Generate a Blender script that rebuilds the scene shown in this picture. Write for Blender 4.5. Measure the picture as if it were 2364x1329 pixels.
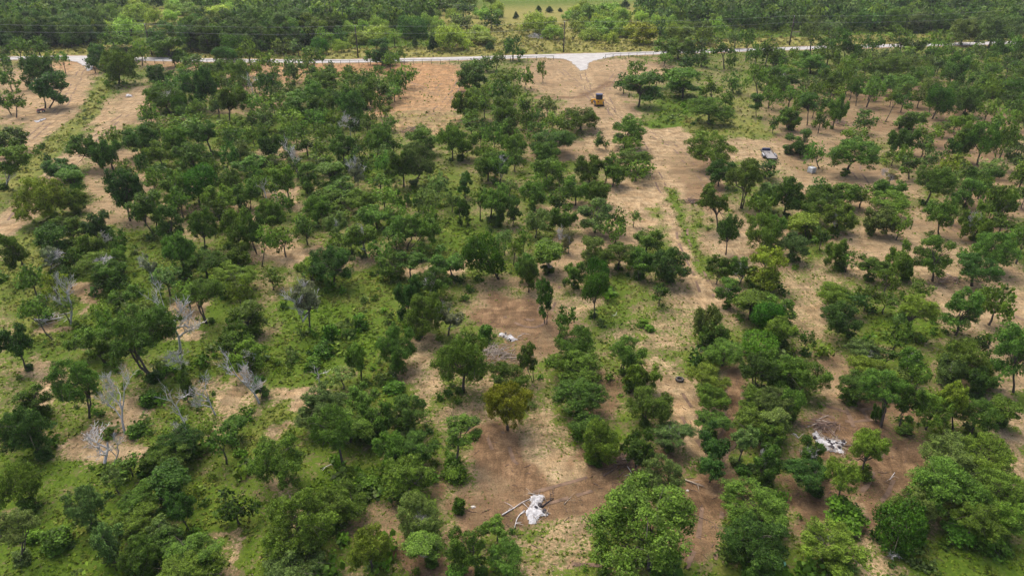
import bpy, math, random
import numpy as np
from mathutils import Vector, Matrix

# ------------------------------------------------------------------ scene, camera, sky, sun
scene = bpy.context.scene
for o in list(bpy.data.objects):
    bpy.data.objects.remove(o)
COL = scene.collection
PW, PH = 2364.0, 1329.0            # survey picture size the positions below were read from
FPX = 1597.0                       # focal length in those pixels
CAMH, PITCH = 46.0, math.radians(28.5)
cam_d = bpy.data.cameras.new('camera')
cam_d.sensor_width = 36.0
cam_d.lens = 36.0 * FPX / PW
cam_d.clip_start = 0.5
cam_d.clip_end = 9000
cam = bpy.data.objects.new('camera', cam_d)
COL.objects.link(cam)
cam.location = (0, 0, CAMH)
cam.rotation_euler = (math.pi / 2 - PITCH, 0, 0)
scene.camera = cam

SUN_EL, SUN_AZ = math.radians(62), math.radians(-35)   # azimuth from +Y towards +X
world = bpy.data.worlds.new('World')
scene.world = world
world.use_nodes = True
wn = world.node_tree
wn.nodes.clear()
sky = wn.nodes.new('ShaderNodeTexSky')
sky.sky_type = 'NISHITA'
sky.sun_disc = False
sky.sun_elevation = SUN_EL
sky.sun_rotation = SUN_AZ
sky.air_density = 1.0
sky.dust_density = 6.0
sky.ozone_density = 0.6
bg = wn.nodes.new('ShaderNodeBackground')
bg.inputs['Strength'].default_value = 0.15
wo = wn.nodes.new('ShaderNodeOutputWorld')
wn.links.new(sky.outputs[0], bg.inputs[0])
wn.links.new(bg.outputs[0], wo.inputs[0])

sun_d = bpy.data.lights.new('sun', 'SUN')
sun_d.energy = 1.4
sun_d.angle = math.radians(45)
sun_d.color = (1.0, 0.94, 0.84)
sun = bpy.data.objects.new('sun', sun_d)
COL.objects.link(sun)
sd = Vector((math.sin(SUN_AZ) * math.cos(SUN_EL), math.cos(SUN_AZ) * math.cos(SUN_EL), math.sin(SUN_EL)))
sun.rotation_euler = (-sd).to_track_quat('-Z', 'Y').to_euler()
sun.location = (0, 0, 120)

vs = scene.view_settings
vs.view_transform = 'Standard'
vs.look = 'None'
vs.gamma = 1.0
vs.use_curve_mapping = False
vs.exposure = 0.74
scene.render.engine = 'CYCLES'
scene.cycles.max_bounces = 5
scene.cycles.diffuse_bounces = 3
scene.cycles.transmission_bounces = 3
scene.cycles.transparent_max_bounces = 4

rng = np.random.default_rng(7)
random.seed(7)

# ------------------------------------------------------------------ picture -> place
SP, CP = math.sin(PITCH), math.cos(PITCH)

def ray(u, v):
    cx, cy = (u - PW / 2) / FPX, (PH / 2 - v) / FPX
    return np.array([cx, CP + cy * SP, -SP + cy * CP])

def at(u, v, z=0.0):
    d = ray(u, v)
    t = (z - CAMH) / d[2]
    return np.array([d[0] * t, d[1] * t, z])

def project(x, y, z):
    dz = z - CAMH
    depth = y * CP - dz * SP
    up = y * SP + dz * CP
    return PW / 2 + FPX * x / depth, PH / 2 - FPX * up / depth, depth

# ------------------------------------------------------------------ helpers
def tag(o, label=None, cat=None, group=None, kind=None):
    if label: o['label'] = label
    if cat: o['category'] = cat
    if group: o['group'] = group
    if kind: o['kind'] = kind
    return o

def link(name, data, parent=None, loc=None):
    o = bpy.data.objects.new(name, data)
    COL.objects.link(o)
    if parent is not None: o.parent = parent
    if loc is not None: o.location = loc
    return o

def empty(name, loc=(0, 0, 0), rz=0.0):
    e = link(name, None, None, loc)
    e.empty_display_size = 0.3
    e.rotation_euler = (0, 0, rz)
    return e

def np_mesh(name, verts, faces, mat=None, smooth=False):
    """faces: list of tuples or an (n,k) int array"""
    me = bpy.data.meshes.new(name)
    verts = np.asarray(verts, dtype=np.float32)
    if isinstance(faces, np.ndarray):
        n, k = faces.shape
        me.vertices.add(len(verts)); me.loops.add(n * k); me.polygons.add(n)
        me.vertices.foreach_set('co', verts.ravel())
        me.loops.foreach_set('vertex_index', faces.astype(np.int32).ravel())
        me.polygons.foreach_set('loop_start', np.arange(0, n * k, k, dtype=np.int32))
        me.polygons.foreach_set('loop_total', np.full(n, k, dtype=np.int32))
        me.update(calc_edges=True)
    else:
        me.from_pydata([tuple(v) for v in verts], [], [tuple(f) for f in faces])
        me.update()
    if smooth:
        me.polygons.foreach_set('use_smooth', np.ones(len(me.polygons), dtype=bool))
    if mat is not None: me.materials.append(mat)
    return me

class MB:
    """collects boxes, tubes and prisms, then links them as one mesh"""
    def __init__(self): self.v, self.f = [], []
    def add(self, vs_, fs_):
        k = len(self.v)
        self.v += [tuple(map(float, p)) for p in vs_]
        self.f += [tuple(i + k for i in f) for f in fs_]
        return self
    def box(self, c, s, rz=0.0, taper=1.0, bev=0.0):
        x, y, z = [q / 2 for q in s]
        ca, sa = math.cos(rz), math.sin(rz)
        pts = []
        for sz, k in ((-1, 1.0), (1, taper)):
            for sx, sy in ((-1, -1), (1, -1), (1, 1), (-1, 1)):
                px, py = sx * x * k, sy * y * k
                pts.append((c[0] + px * ca - py * sa, c[1] + px * sa + py * ca, c[2] + sz * z))
        return self.add(pts, [(3, 2, 1, 0), (4, 5, 6, 7), (0, 1, 5, 4), (1, 2, 6, 5), (2, 3, 7, 6), (3, 0, 4, 7)])
    def tube(self, pts, rad, n=6, cap=True):
        pts = [np.array(p, float) for p in pts]
        if not hasattr(rad, '__len__'): rad = [rad] * len(pts)
        vs_, fs_ = [], []
        for i, p in enumerate(pts):
            d = pts[min(i + 1, len(pts) - 1)] - pts[max(i - 1, 0)]
            d = d / (np.linalg.norm(d) + 1e-9)
            a = np.cross(d, (0, 0, 1) if abs(d[2]) < 0.9 else (1, 0, 0)); a /= np.linalg.norm(a)
            b = np.cross(d, a)
            for k in range(n):
                t = 2 * math.pi * k / n
                vs_.append(p + rad[i] * (math.cos(t) * a + math.sin(t) * b))
        for i in range(len(pts) - 1):
            for k in range(n):
                j = (k + 1) % n
                fs_.append((i * n + k, i * n + j, (i + 1) * n + j, (i + 1) * n + k))
        if cap:
            fs_.append(tuple(range(n))[::-1])
            fs_.append(tuple((len(pts) - 1) * n + k for k in range(n)))
        return self.add(vs_, fs_)
    def prism(self, outline, y0, y1, axis='y'):
        """outline of (x,z) points extruded along y"""
        n = len(outline)
        vs_ = [(x, y0, z) for x, z in outline] + [(x, y1, z) for x, z in outline]
        fs_ = [tuple(range(n)), tuple(range(n, 2 * n))[::-1]]
        fs_ += [((i + 1) % n, i, n + i, n + (i + 1) % n) for i in range(n)]
        return self.add(vs_, fs_)
    def mesh(self, name, mat, smooth=False): return np_mesh(name, self.v, self.f, mat, smooth)
    def build(self, name, mat, parent=None, loc=None, smooth=False):
        return link(name, self.mesh(name, mat, smooth), parent, loc)

def vnoise(x, y, seed=0):
    """smooth value noise, numpy"""
    xi, yi = np.floor(x).astype(np.int64), np.floor(y).astype(np.int64)
    fx, fy = x - xi, y - yi
    fx, fy = fx * fx * (3 - 2 * fx), fy * fy * (3 - 2 * fy)
    def h(a, b):
        n = (a * 374761393 + b * 668265263 + seed * 974711) & 0x7fffffff
        n = ((n ^ (n >> 13)) * 1274126177) & 0x7fffffff
        return ((n ^ (n >> 16)) & 0xffff) / 65535.0
    return (h(xi, yi) * (1 - fx) + h(xi + 1, yi) * fx) * (1 - fy) + (h(xi, yi + 1) * (1 - fx) + h(xi + 1, yi + 1) * fx) * fy

def fbm(x, y, seed=0, octaves=4):
    s, a, t = 0, 0.5, 0
    for k in range(octaves):
        s = s + a * vnoise(x * 2 ** k, y * 2 ** k, seed + k * 17); t += a; a *= 0.5
    return s / t

# ------------------------------------------------------------------ materials
def mat_new(name):
    m = bpy.data.materials.new(name)
    m.use_nodes = True
    nt = m.node_tree
    return m, nt, nt.nodes['Principled BSDF']

def node(nt, t, **kw):
    n = nt.nodes.new(t)
    for k, v in kw.items():
        if k in n.inputs: n.inputs[k].default_value = v
        else: setattr(n, k, v)
    return n

def plain(name, col, rough=0.7, metal=0.0, var=0.25, scale=6.0, bump=0.15):
    m, nt, p = mat_new(name)
    tc = node(nt, 'ShaderNodeTexCoord')
    nz = node(nt, 'ShaderNodeTexNoise', Scale=scale, Detail=6.0)
    nt.links.new(tc.outputs['Object'], nz.inputs['Vector'])
    cr = node(nt, 'ShaderNodeValToRGB')
    cr.color_ramp.elements[0].position = 0.3
    cr.color_ramp.elements[1].position = 0.72
    cr.color_ramp.elements[0].color = tuple(c * (1 - var) for c in col) + (1,)
    cr.color_ramp.elements[1].color = tuple(min(1, c * (1 + var)) for c in col) + (1,)
    nt.links.new(nz.outputs['Fac'], cr.inputs[0])
    nt.links.new(cr.outputs[0], p.inputs['Base Color'])
    p.inputs['Roughness'].default_value = rough
    p.inputs['Metallic'].default_value = metal
    if bump:
        b = node(nt, 'ShaderNodeBump', Strength=bump, Distance=0.03)
        nt.links.new(nz.outputs['Fac'], b.inputs['Height'])
        nt.links.new(b.outputs[0], p.inputs['Normal'])
    return m

def leaf_material():
    m, nt, p = mat_new('leaves')
    oi = node(nt, 'ShaderNodeObjectInfo')
    at_ = node(nt, 'ShaderNodeAttribute', attribute_name='tone')
    # value variation from leaf to leaf
    mr = node(nt, 'ShaderNodeMapRange')
    mr.inputs['To Min'].default_value = 0.40; mr.inputs['To Max'].default_value = 1.95
    nt.links.new(at_.outputs['Fac'], mr.inputs['Value'])
    mul = node(nt, 'ShaderNodeVectorMath', operation='SCALE')
    nt.links.new(oi.outputs['Color'], mul.inputs[0]); nt.links.new(mr.outputs[0], mul.inputs['Scale'])
    # some sprigs run yellower
    mr2 = node(nt, 'ShaderNodeMapRange')
    mr2.inputs['From Min'].default_value = 0.7; mr2.inputs['To Max'].default_value = 0.35
    nt.links.new(at_.outputs['Fac'], mr2.inputs['Value'])
    mx = node(nt, 'ShaderNodeMix', data_type='RGBA')
    nt.links.new(mr2.outputs[0], mx.inputs['Factor'])
    nt.links.new(mul.outputs[0], mx.inputs[6])
    mx.inputs[7].default_value = (0.155, 0.225, 0.020, 1)
    nt.links.new(mx.outputs[2], p.inputs['Base Color'])
    p.inputs['Roughness'].default_value = 0.5
    p.inputs['Specular IOR Level'].default_value = 0.14
    tr = node(nt, 'ShaderNodeBsdfTranslucent')
    nt.links.new(mx.outputs[2], tr.inputs['Color'])
    ms = node(nt, 'ShaderNodeMixShader'); ms.inputs[0].default_value = 0.36
    nt.links.new(p.outputs[0], ms.inputs[1]); nt.links.new(tr.outputs[0], ms.inputs[2])
    out = nt.nodes['Material Output']
    nt.links.new(ms.outputs[0], out.inputs['Surface'])
    return m

M = {}
M['leaf'] = leaf_material()
M['bark'] = plain('bark', (0.085, 0.070, 0.058), 0.9, var=0.4, scale=4)
M['deadwood'] = plain('weathered deadwood', (0.50, 0.48, 0.47), 0.85, var=0.3, scale=3)
M['twig'] = plain('brushwood', (0.17, 0.115, 0.09), 0.9, var=0.45, scale=5)
M['log'] = plain('grey log', (0.30, 0.25, 0.20), 0.9, var=0.35, scale=4)
M['char'] = plain('charred wood', (0.035, 0.030, 0.034), 0.95, var=0.5)
M['ash'] = plain('white ash', (0.36, 0.36, 0.37), 0.95, var=0.5, scale=4.5, bump=0.8)
M['yellow'] = plain('yellow machine paint', (0.72, 0.36, 0.015), 0.45, var=0.12)
M['black'] = plain('black paint', (0.02, 0.02, 0.024), 0.5, var=0.2)
M['track'] = plain('track steel', (0.16, 0.14, 0.125), 0.6, 0.5, var=0.3)
M['rubber'] = plain('tyre rubber', (0.05, 0.046, 0.042), 0.85, var=0.3)
M['cabglass'] = plain('dark cab glass', (0.02, 0.028, 0.045), 0.12, var=0.05, bump=0)
M['pole'] = plain('creosoted pole', (0.055, 0.038, 0.030), 0.85, var=0.3, scale=2)
M['ceramic'] = plain('white ceramic', (0.75, 0.75, 0.74), 0.3, var=0.05, bump=0)
M['wire'] = plain('aluminium wire', (0.55, 0.56, 0.57), 0.6, 0.0, var=0.1, bump=0)
M['pipe'] = plain('pipe steel', (0.10, 0.085, 0.075), 0.7, 0.3, var=0.3)
M['tank'] = plain('milky plastic tank', (0.50, 0.53, 0.55), 0.5, var=0.06, bump=0.05)
M['galv'] = plain('galvanised steel', (0.5, 0.52, 0.54), 0.45, 0.6, var=0.12)
M['deck'] = plain('worn grey deck', (0.22, 0.21, 0.205), 0.6, 0.2, var=0.2, scale=2)
M['red'] = plain('faded red plastic', (0.30, 0.045, 0.04), 0.5, var=0.15)
M['navy'] = plain('dark blue plastic', (0.03, 0.04, 0.10), 0.5, var=0.15)
M['green_plastic'] = plain('green plastic', (0.02, 0.17, 0.085), 0.4, var=0.15)
M['white'] = plain('white plastic', (0.78, 0.78, 0.75), 0.5, var=0.05)
M['concrete'] = plain('pale concrete', (0.5, 0.47, 0.43), 0.9, var=0.2)

# ------------------------------------------------------------------ what covers the ground, by place
# (centre u, v, half width, half height, grass, brown soil, orange soil, dry grass)
PATCH = [
 (110,250,150,50,.04,.05,.30,.3),(90,195,110,45,.10,.10,.30,.3),(175,150,60,24,.0,.0,.6,.3),
 (60,140,70,14,.5,.1,.2,.6),(320,250,60,40,.12,.30,.15,.4),(240,430,65,110,.14,.25,.05,.3),
 (560,230,90,60,.25,.25,.2,.3),(640,170,120,26,.06,.1,.6,.3),(420,150,110,14,.15,.1,.5,.3),
 (880,158,200,16,.02,.05,.85,.3),(1000,200,90,55,.02,.05,.75,.3),(950,240,120,40,.03,.05,.60,.3),
 (985,285,95,30,.30,.0,.45,.6),(690,285,80,26,.9,.0,.0,.2),(590,340,55,60,.9,.0,.0,.3),
 (530,300,90,40,.8,.0,.0,.3),(860,385,60,34,.95,.0,.0,.1),(1050,400,60,50,.8,.0,.0,.4),
 (1050,545,85,55,.95,.0,.0,.25),(1010,450,60,30,.85,.0,.0,.3),(1130,370,90,40,.5,.1,.1,.4),
 (1230,300,90,60,.4,.3,.1,.3),(1130,250,60,60,.55,.2,.1,.3),(1280,190,70,22,.55,.2,.1,.2),
 (650,352,45,22,.08,.0,.2,.3),(670,452,34,26,.1,.1,.1,.3),(640,590,75,28,.12,.05,.2,.3),
 (1010,615,90,20,.15,.05,.2,.3),(820,600,45,20,.2,.05,.1,.3),(560,500,60,60,.35,.2,.1,.3),
 (420,560,80,50,.4,.1,.1,.3),(350,610,60,28,.15,.0,.25,.4),(430,480,60,40,.3,.2,.1,.3),
 (1320,175,120,45,.03,.22,.25,.3),(1460,170,90,35,.03,.20,.22,.3),(1385,250,90,50,.03,.28,.12,.3),
 (1440,330,90,60,.06,.12,.10,.3),(1530,345,80,60,.04,.10,.08,.3),(1600,380,80,70,.06,.25,.06,.3),
 (1300,350,80,30,.08,.3,.05,.3),(1480,465,100,55,.10,.0,.12,.4),(1620,440,60,70,.06,.40,.05,.3),
 (1330,600,60,60,.12,.2,.1,.3),(1400,560,70,60,.15,.2,.1,.3),(1280,500,60,40,.25,.2,.1,.3),
 (1545,262,70,32,.97,.0,.0,.15),(1690,285,105,34,.8,.0,.0,.55),(1740,235,60,40,.6,.1,.0,.5),
 (1500,235,30,40,.6,.1,.0,.3),(1700,345,100,28,.10,.15,.05,.3),(1800,375,70,26,.35,.05,.1,.5),
 (1850,250,80,60,.3,.45,.0,.3),(1900,330,110,60,.10,.30,.05,.3),(1960,430,160,60,.08,.28,.05,.3),
 (2100,250,180,70,.15,.45,.0,.3),(2250,330,150,80,.12,.40,.0,.3),(2060,570,110,80,.08,.18,.06,.3),
 (2300,480,120,90,.10,.32,.05,.3),(2250,620,130,60,.2,.15,.05,.3),(1800,560,100,70,.2,.25,.05,.3),
 (2300,720,130,70,.06,.02,.06,.3),(2180,700,60,40,.2,.1,.05,.3),(1700,560,70,80,.14,.10,.1,.3),
 (1880,640,90,40,.3,.05,.1,.3),(1860,720,50,60,.3,.0,.12,.3),(1700,700,50,40,.3,.1,.1,.3),
 (1560,500,60,28,.6,.0,.0,.4),(1600,570,28,60,.75,.0,.0,.3),(1480,690,90,60,.45,.1,.05,.3),
 (1190,690,110,50,.25,.25,.08,.3),(1180,735,70,45,.05,.65,.1,.3),(1255,790,100,40,.10,.45,.08,.3),
 (1270,650,34,50,.08,.1,.1,.3),(1300,700,60,40,.3,.1,.1,.3),(1420,690,50,60,.75,.0,.0,.3),
 (1560,720,60,60,.4,.1,.0,.3),(1180,830,60,40,.22,.5,.0,.3),(1480,780,80,30,.35,.2,.0,.3),
 (300,700,240,170,.78,.0,.0,.3),(40,690,70,90,.92,.0,.0,.45),(60,590,80,60,.92,.0,.0,.5),
 (190,690,46,34,.06,.0,.1,.3),(430,722,46,46,.12,.0,.12,.3),(455,765,34,24,.15,.0,.1,.3),
 (120,762,46,22,.15,.1,.0,.3),(70,800,70,40,.85,.0,.0,.3),(85,885,60,46,.2,.0,.0,.3),
 (520,905,70,46,.28,.0,.1,.3),(660,930,56,44,.10,.0,.12,.3),(300,935,46,34,.2,.05,.0,.3),
 (270,1005,90,34,.08,.1,.15,.3),(235,1055,50,26,.08,.0,.12,.3),(150,1030,50,26,.12,.0,.05,.3),
 (620,690,60,60,.45,.0,.1,.3),(560,790,60,40,.5,.0,.1,.3),(780,760,140,90,.97,.0,.0,.2),
 (860,670,90,60,.9,.0,.0,.35),(660,840,90,50,.95,.0,.0,.3),(400,990,80,50,.9,.0,.0,.3),
 (350,1010,60,30,.5,.0,.1,.3),(980,850,60,56,.20,.05,.08,.3),(1000,940,70,40,.45,.0,.05,.3),
 (900,880,70,40,.9,.0,.0,.3),(1100,970,70,46,.25,.2,.0,.3),(1080,860,40,40,.4,.2,.0,.3),
 (1160,1085,90,60,.08,.50,.0,.3),(1260,1020,110,80,.22,.05,.05,.3),(1130,1165,90,46,.07,.5,.05,.3),
 (1320,1135,150,60,.03,.62,.08,.3),(1440,1080,120,46,.03,.75,.0,.3),(1620,1140,110,70,.02,.78,.08,.3),
 (1640,1250,60,70,.03,.45,.35,.3),(1290,1245,90,46,.28,.15,.08,.3),(1300,1310,110,34,.08,.3,.2,.3),
 (1560,1316,170,26,.6,.1,.0,.4),(1050,1300,120,40,.15,.7,.0,.3),(950,1230,80,60,.2,.7,.0,.3),
 (1560,905,70,70,.22,.0,.10,.3),(1600,980,70,60,.10,.08,.10,.3),(1400,930,70,60,.25,.45,.0,.3),
 (1690,960,40,110,.05,.78,.0,.3),(1970,955,140,60,.02,.82,.0,.3),(1930,880,50,60,.14,.4,.0,.3),
 (2060,1035,120,60,.02,.88,.0,.3),(2080,1090,80,70,.04,.85,.0,.3),(1960,1145,120,50,.18,.7,.0,.3),
 (1890,1195,70,34,.10,.78,.0,.3),(2010,1240,40,60,.05,.65,.0,.3),(1860,1020,60,50,.12,.8,.0,.3),
 (2000,1290,60,40,.35,.1,.05,.3),(2150,830,110,60,.5,.05,.0,.3),(2080,780,70,40,.95,.0,.0,.25),
 (2330,860,70,70,.2,.2,.0,.3),(2350,990,50,120,.12,.05,.1,.3),(2250,900,80,60,.3,.3,.0,.3),
 (100,1150,170,130,.82,.0,.0,.25),(100,1290,170,60,.92,.0,.0,.2),(330,1260,150,80,.92,.0,.0,.25),
 (520,1200,120,110,.88,.0,.0,.3),(60,1312,60,18,.2,.0,.05,.3),(605,1290,34,50,.12,.0,.1,.3),
 (740,1095,34,44,.14,.05,.08,.3),(530,1285,34,30,.2,.0,.05,.3),(850,1100,60,50,.9,.0,.0,.2),
 (890,1190,60,46,.3,.35,.0,.3),(1290,1300,60,40,.4,.1,.0,.3),(2270,1285,150,70,.95,.0,.0,.25),
 (690,1000,60,30,.9,.0,.0,.4),(620,990,50,40,.92,.0,.0,.5),
]
# lanes: polyline (u,v), width in metres, grass, brown, orange, dry
LANES = [
 ([(190,150),(150,235),(60,330),(0,385)], 6, .03,.08,.25,.3),
 ([(330,205),(290,270),(185,345),(100,435),(30,510),(-10,545)], 5.5, .04,.12,.15,.3),
 ([(245,185),(205,262),(120,335),(60,405),(-10,460)], 5, .85,.0,.0,.55),
 ([(1335,150),(1370,215),(1430,265),(1490,320),(1530,420),(1570,520),(1605,620),(1640,700)], 4.5, .05,.0,.16,.4),
 ([(1545,440),(1600,570),(1640,640)], 2.2, .8,.0,.0,.3),
 ([(1410,190),(1340,225),(1240,225)], 3.0, .02,.55,.0,.3),
 ([(1130,1000),(1175,1075),(1220,1110)], 3.5, .02,.8,.0,.3),
 ([(1560,900),(1600,985),(1650,1060)], 2.6, .06,.0,.2,.3),
]
ROAD = [(-260,137),(-60,136),(40,135),(150,132),(330,137),(600,141.5),(760,142.5),(900,139.5),(1080,135.5),(1200,131.5),
        (1300,128.5),(1430,125.5),(1560,121),(1700,116.5),(1860,111.5),(2060,106),(2240,101.5),(2364,98.5),(2640,92)]
ROAD_W = [at(u, v) for u, v in ROAD]

def seg_dist(px, py, pts):
    d = np.full(px.shape, 1e9)
    for (x0, y0), (x1, y1) in zip(pts[:-1], pts[1:]):
        dx, dy = x1 - x0, y1 - y0
        t = np.clip(((px - x0) * dx + (py - y0) * dy) / (dx * dx + dy * dy + 1e-9), 0, 1)
        d = np.minimum(d, np.hypot(px - x0 - t * dx, py - y0 - t * dy))
    return d

def road_y(x):
    xs = [p[0] for p in ROAD_W]; ys = [p[1] for p in ROAD_W]
    return np.interp(x, xs, ys)

PATCH_W = []
for (u, v, ru, rv, g, b, o, d) in PATCH:
    c = at(u, v); l = at(u - ru, v); n = at(u, v + rv); f = at(u, v - rv)
    PATCH_W.append((c[0], (n[1] + f[1]) / 2, c[0] - l[0], (f[1] - n[1]) / 2, math.atan2(c[0], c[1]), g, b, o, d))
LANES_W = [([tuple(at(u, v)[:2]) for u, v in pts], w, g, b, o, d) for pts, w, g, b, o, d in LANES]

def cover(x, y):
    """grass, brown, orange, dry for arrays of ground points"""
    n1 = fbm(x / 6.0, y / 6.0, 3) - 0.5
    n2 = fbm(x / 1.7, y / 1.7, 9) - 0.5
    n3 = fbm(x / 2.5, y / 2.5, 21) - 0.5
    wx, wy = x + n1 * 9 + n3 * 3, y + (fbm(x / 6.0, y / 6.0, 33) - 0.5) * 11 + n2 * 3
    g = np.full(x.shape, 0.58); b = np.full(x.shape, 0.14); o = np.full(x.shape, 0.08); d = np.full(x.shape, 0.3)
    def blend(w, vals):
        nonlocal g, b, o, d
        g = g + (vals[0] - g) * w; b = b + (vals[1] - b) * w; o = o + (vals[2] - o) * w; d = d + (vals[3] - d) * w
    for cx, cy, rx, ry, az, *vals in PATCH_W:
        ey = wy - cy
        ex = wx - cx - ey * math.tan(az)
        q = np.sqrt((ex / rx) ** 2 + (ey / ry) ** 2)
        w = np.clip((1.25 - q) / 0.5, 0, 1)
        blend(w * w * (3 - 2 * w), vals)
    g = g + (0.03 + n1 * 0.55 + n2 * 0.35) * np.clip(1.15 - 1.3 * b - 0.8 * o, 0, 1)
    sx, sy = x + n3 * 2.5, y + n2 * 2.5
    for pts, wd, *vals in LANES_W:
        w = np.clip((wd * 0.5 + 0.8 - seg_dist(sx, sy, pts)) / 1.6, 0, 1)
        blend(w, vals)
    # beyond the road: rough dry pasture, greener out in the far field
    ry_ = road_y(x)
    w = np.clip((wy - ry_ - 3.0) / 2.0, 0, 1)
    blend(w, (0.97, 0.1, 0.0, 0.75))
    w = np.clip((wy - ry_ - 130) / 40.0, 0, 1)
    blend(w, (1.0, 0.0, 0.0, 0.35))
    # shaded green floor of the woods
    az = x / np.maximum(y, 1.0)
    wood = ((az < -0.50) | ((az > -0.40) & (az < -0.10)) | (az > 0.20)) & (y > ry_ + 26)
    blend(wood * 0.9, (1.0, 0.25, 0.0, 0.05))
    # bare verges of the road
    rd = np.abs(y - ry_)
    w = np.clip((5.0 + n3 * 4 - rd) / 1.5, 0, 1)
    blend(w, (0.06, 0.1, 0.45, 0.5))
    return np.clip(g, 0, 1), b, o, d

def ground_z(x, y):
    return (fbm(x / 9.0, y / 9.0, 51) - 0.5) * 0.12

# ------------------------------------------------------------------ ground
def ground_material():
    m, nt, p = mat_new('ground')
    L = nt.links.new
    tc = node(nt, 'ShaderNodeTexCoord')
    pt = node(nt, 'ShaderNodeAttribute', attribute_name='cover')
    dry = node(nt, 'ShaderNodeAttribute', attribute_name='dry')
    sep = node(nt, 'ShaderNodeSeparateColor'); L(pt.outputs['Color'], sep.inputs[0])
    def noise(scale, detail=6.0, rough=0.6, sx=1, sy=1, rz=0, dist=0.0):
        mp = node(nt, 'ShaderNodeMapping')
        mp.inputs['Scale'].default_value = (sx, sy, 1); mp.inputs['Rotation'].default_value = (0, 0, rz)
        L(tc.outputs['Object'], mp.inputs['Vector'])
        n = node(nt, 'ShaderNodeTexNoise', Scale=scale, Detail=detail, Roughness=rough, Distortion=dist)
        L(mp.outputs[0], n.inputs['Vector'])
        return n.outputs['Fac']
    def ramp(fac, stops):
        r = node(nt, 'ShaderNodeValToRGB')
        e = r.color_ramp.elements
        while len(e) < len(stops): e.new(0.5)
        for k, (pos, c) in enumerate(stops):
            e[k].position = pos; e[k].color = (c if len(c) == 4 else tuple(c) + (1,))
        L(fac, r.inputs[0]); return r.outputs[0]
    def mix(fac, a, b, mode='MIX'):
        x = node(nt, 'ShaderNodeMix', data_type='RGBA', blend_type=mode)
        if isinstance(fac, float): x.inputs['Factor'].default_value = fac
        else: L(fac, x.inputs['Factor'])
        for s, q in ((6, a), (7, b)):
            if isinstance(q, tuple): x.inputs[s].default_value = q + (1,) if len(q) == 3 else q
            else: L(q, x.inputs[s])
        return x.outputs[2]
    def math_(op, a, b=None, c=None):
        x = node(nt, 'ShaderNodeMath', operation=op)
        for k, q in enumerate((a, b, c)):
            if q is None: continue
            if isinstance(q, (int, float)): x.inputs[k].default_value = q
            else: L(q, x.inputs[k])
        return x.outputs[0]
    def mrange(f, a, b, c=0.0, d=1.0):
        x = node(nt, 'ShaderNodeMapRange', interpolation_type='SMOOTHSTEP')
        L(f, x.inputs['Value'])
        x.inputs['From Min'].default_value = a; x.inputs['From Max'].default_value = b
        x.inputs['To Min'].default_value = c; x.inputs['To Max'].default_value = d
        return x.outputs[0]
    big = noise(0.09, 5, 0.55)
    mid = noise(0.55, 8, 0.62)
    fine = noise(3.2, 7, 0.65)
    streak1 = noise(0.55, 7, 0.66, 1.0, 0.30, 0.6, 2.2)
    streak2 = noise(0.5, 7, 0.66, 0.28, 1.0, 0.35, 2.0)
    # bare soils
    tan = ramp(mid, [(0.28, (0.222, 0.147, 0.076)), (0.50, (0.329, 0.239, 0.134)), (0.74, (0.422, 0.328, 0.199))])
    orange = ramp(mid, [(0.28, (0.222, 0.107, 0.041)), (0.52, (0.344, 0.185, 0.078)), (0.75, (0.459, 0.288, 0.144))])
    brown = ramp(mid, [(0.28, (0.096, 0.059, 0.031)), (0.52, (0.178, 0.112, 0.061)), (0.78, (0.289, 0.193, 0.107))])
    fo = mrange(math_('ADD', sep.outputs[2], math_('MULTIPLY', math_('SUBTRACT', streak2, 0.5), 1.5)), 0.1, 1.0, 0.0, 0.85)
    fb = mrange(math_('ADD', math_('ADD', math_('ADD', sep.outputs[1], math_('MULTIPLY', math_('SUBTRACT', big, 0.5), 0.9)), math_('MULTIPLY', math_('SUBTRACT', streak1, 0.5), 1.1)), math_('MULTIPLY', math_('SUBTRACT', mid, 0.5), 0.9)), 0.12, 0.62)
    soil = mix(fo, tan, orange)
    soil = mix(fb, soil, brown)
    # scraped streaks and tracks
    st = mrange(streak1, 0.30, 0.70, 0.64, 1.20)
    st2 = mrange(streak2, 0.32, 0.68, 0.66, 1.14)
    hm = node(nt, 'ShaderNodeVectorMath', operation='SCALE'); L(soil, hm.inputs[0]); L(math_('MULTIPLY', st, st2), hm.inputs['Scale'])
    soil = hm.outputs[0]
    # litter specks
    lit = mrange(fine, 0.60, 0.68)
    soil = mix(math_('MULTIPLY', lit, 0.6), soil, (0.075, 0.056, 0.038))
    grain = noise(7.0, 5, 0.7)
    gsc = node(nt, 'ShaderNodeVectorMath', operation='SCALE'); L(soil, gsc.inputs[0]); L(mrange(grain, 0.3, 0.7, 0.66, 1.30), gsc.inputs['Scale'])
    soil = gsc.outputs[0]
    weed = mrange(math_('ADD', fine, math_('MULTIPLY', sep.outputs[0], 0.45)), 0.63, 0.72)
    soil = mix(math_('MULTIPLY', weed, 0.6), soil, (0.060, 0.080, 0.022))
    # grass sward
    lush = ramp(fine, [(0.25, (0.024, 0.046, 0.005)), (0.5, (0.062, 0.108, 0.009)), (0.75, (0.120, 0.158, 0.020))])
    dryg = ramp(fine, [(0.25, (0.120, 0.112, 0.026)), (0.5, (0.205, 0.185, 0.052)), (0.75, (0.300, 0.262, 0.095))])
    fd = mrange(math_('ADD', dry.outputs['Fac'], math_('MULTIPLY', math_('SUBTRACT', mid, 0.5), 1.0)), 0.25, 0.85)
    grass = mix(fd, lush, dryg)
    gf = math_('ADD', sep.outputs[0], math_('MULTIPLY', math_('SUBTRACT', mid, 0.5), 1.9))
    gf = math_('ADD', gf, math_('MULTIPLY', math_('SUBTRACT', fine, 0.5), 1.7))
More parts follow.
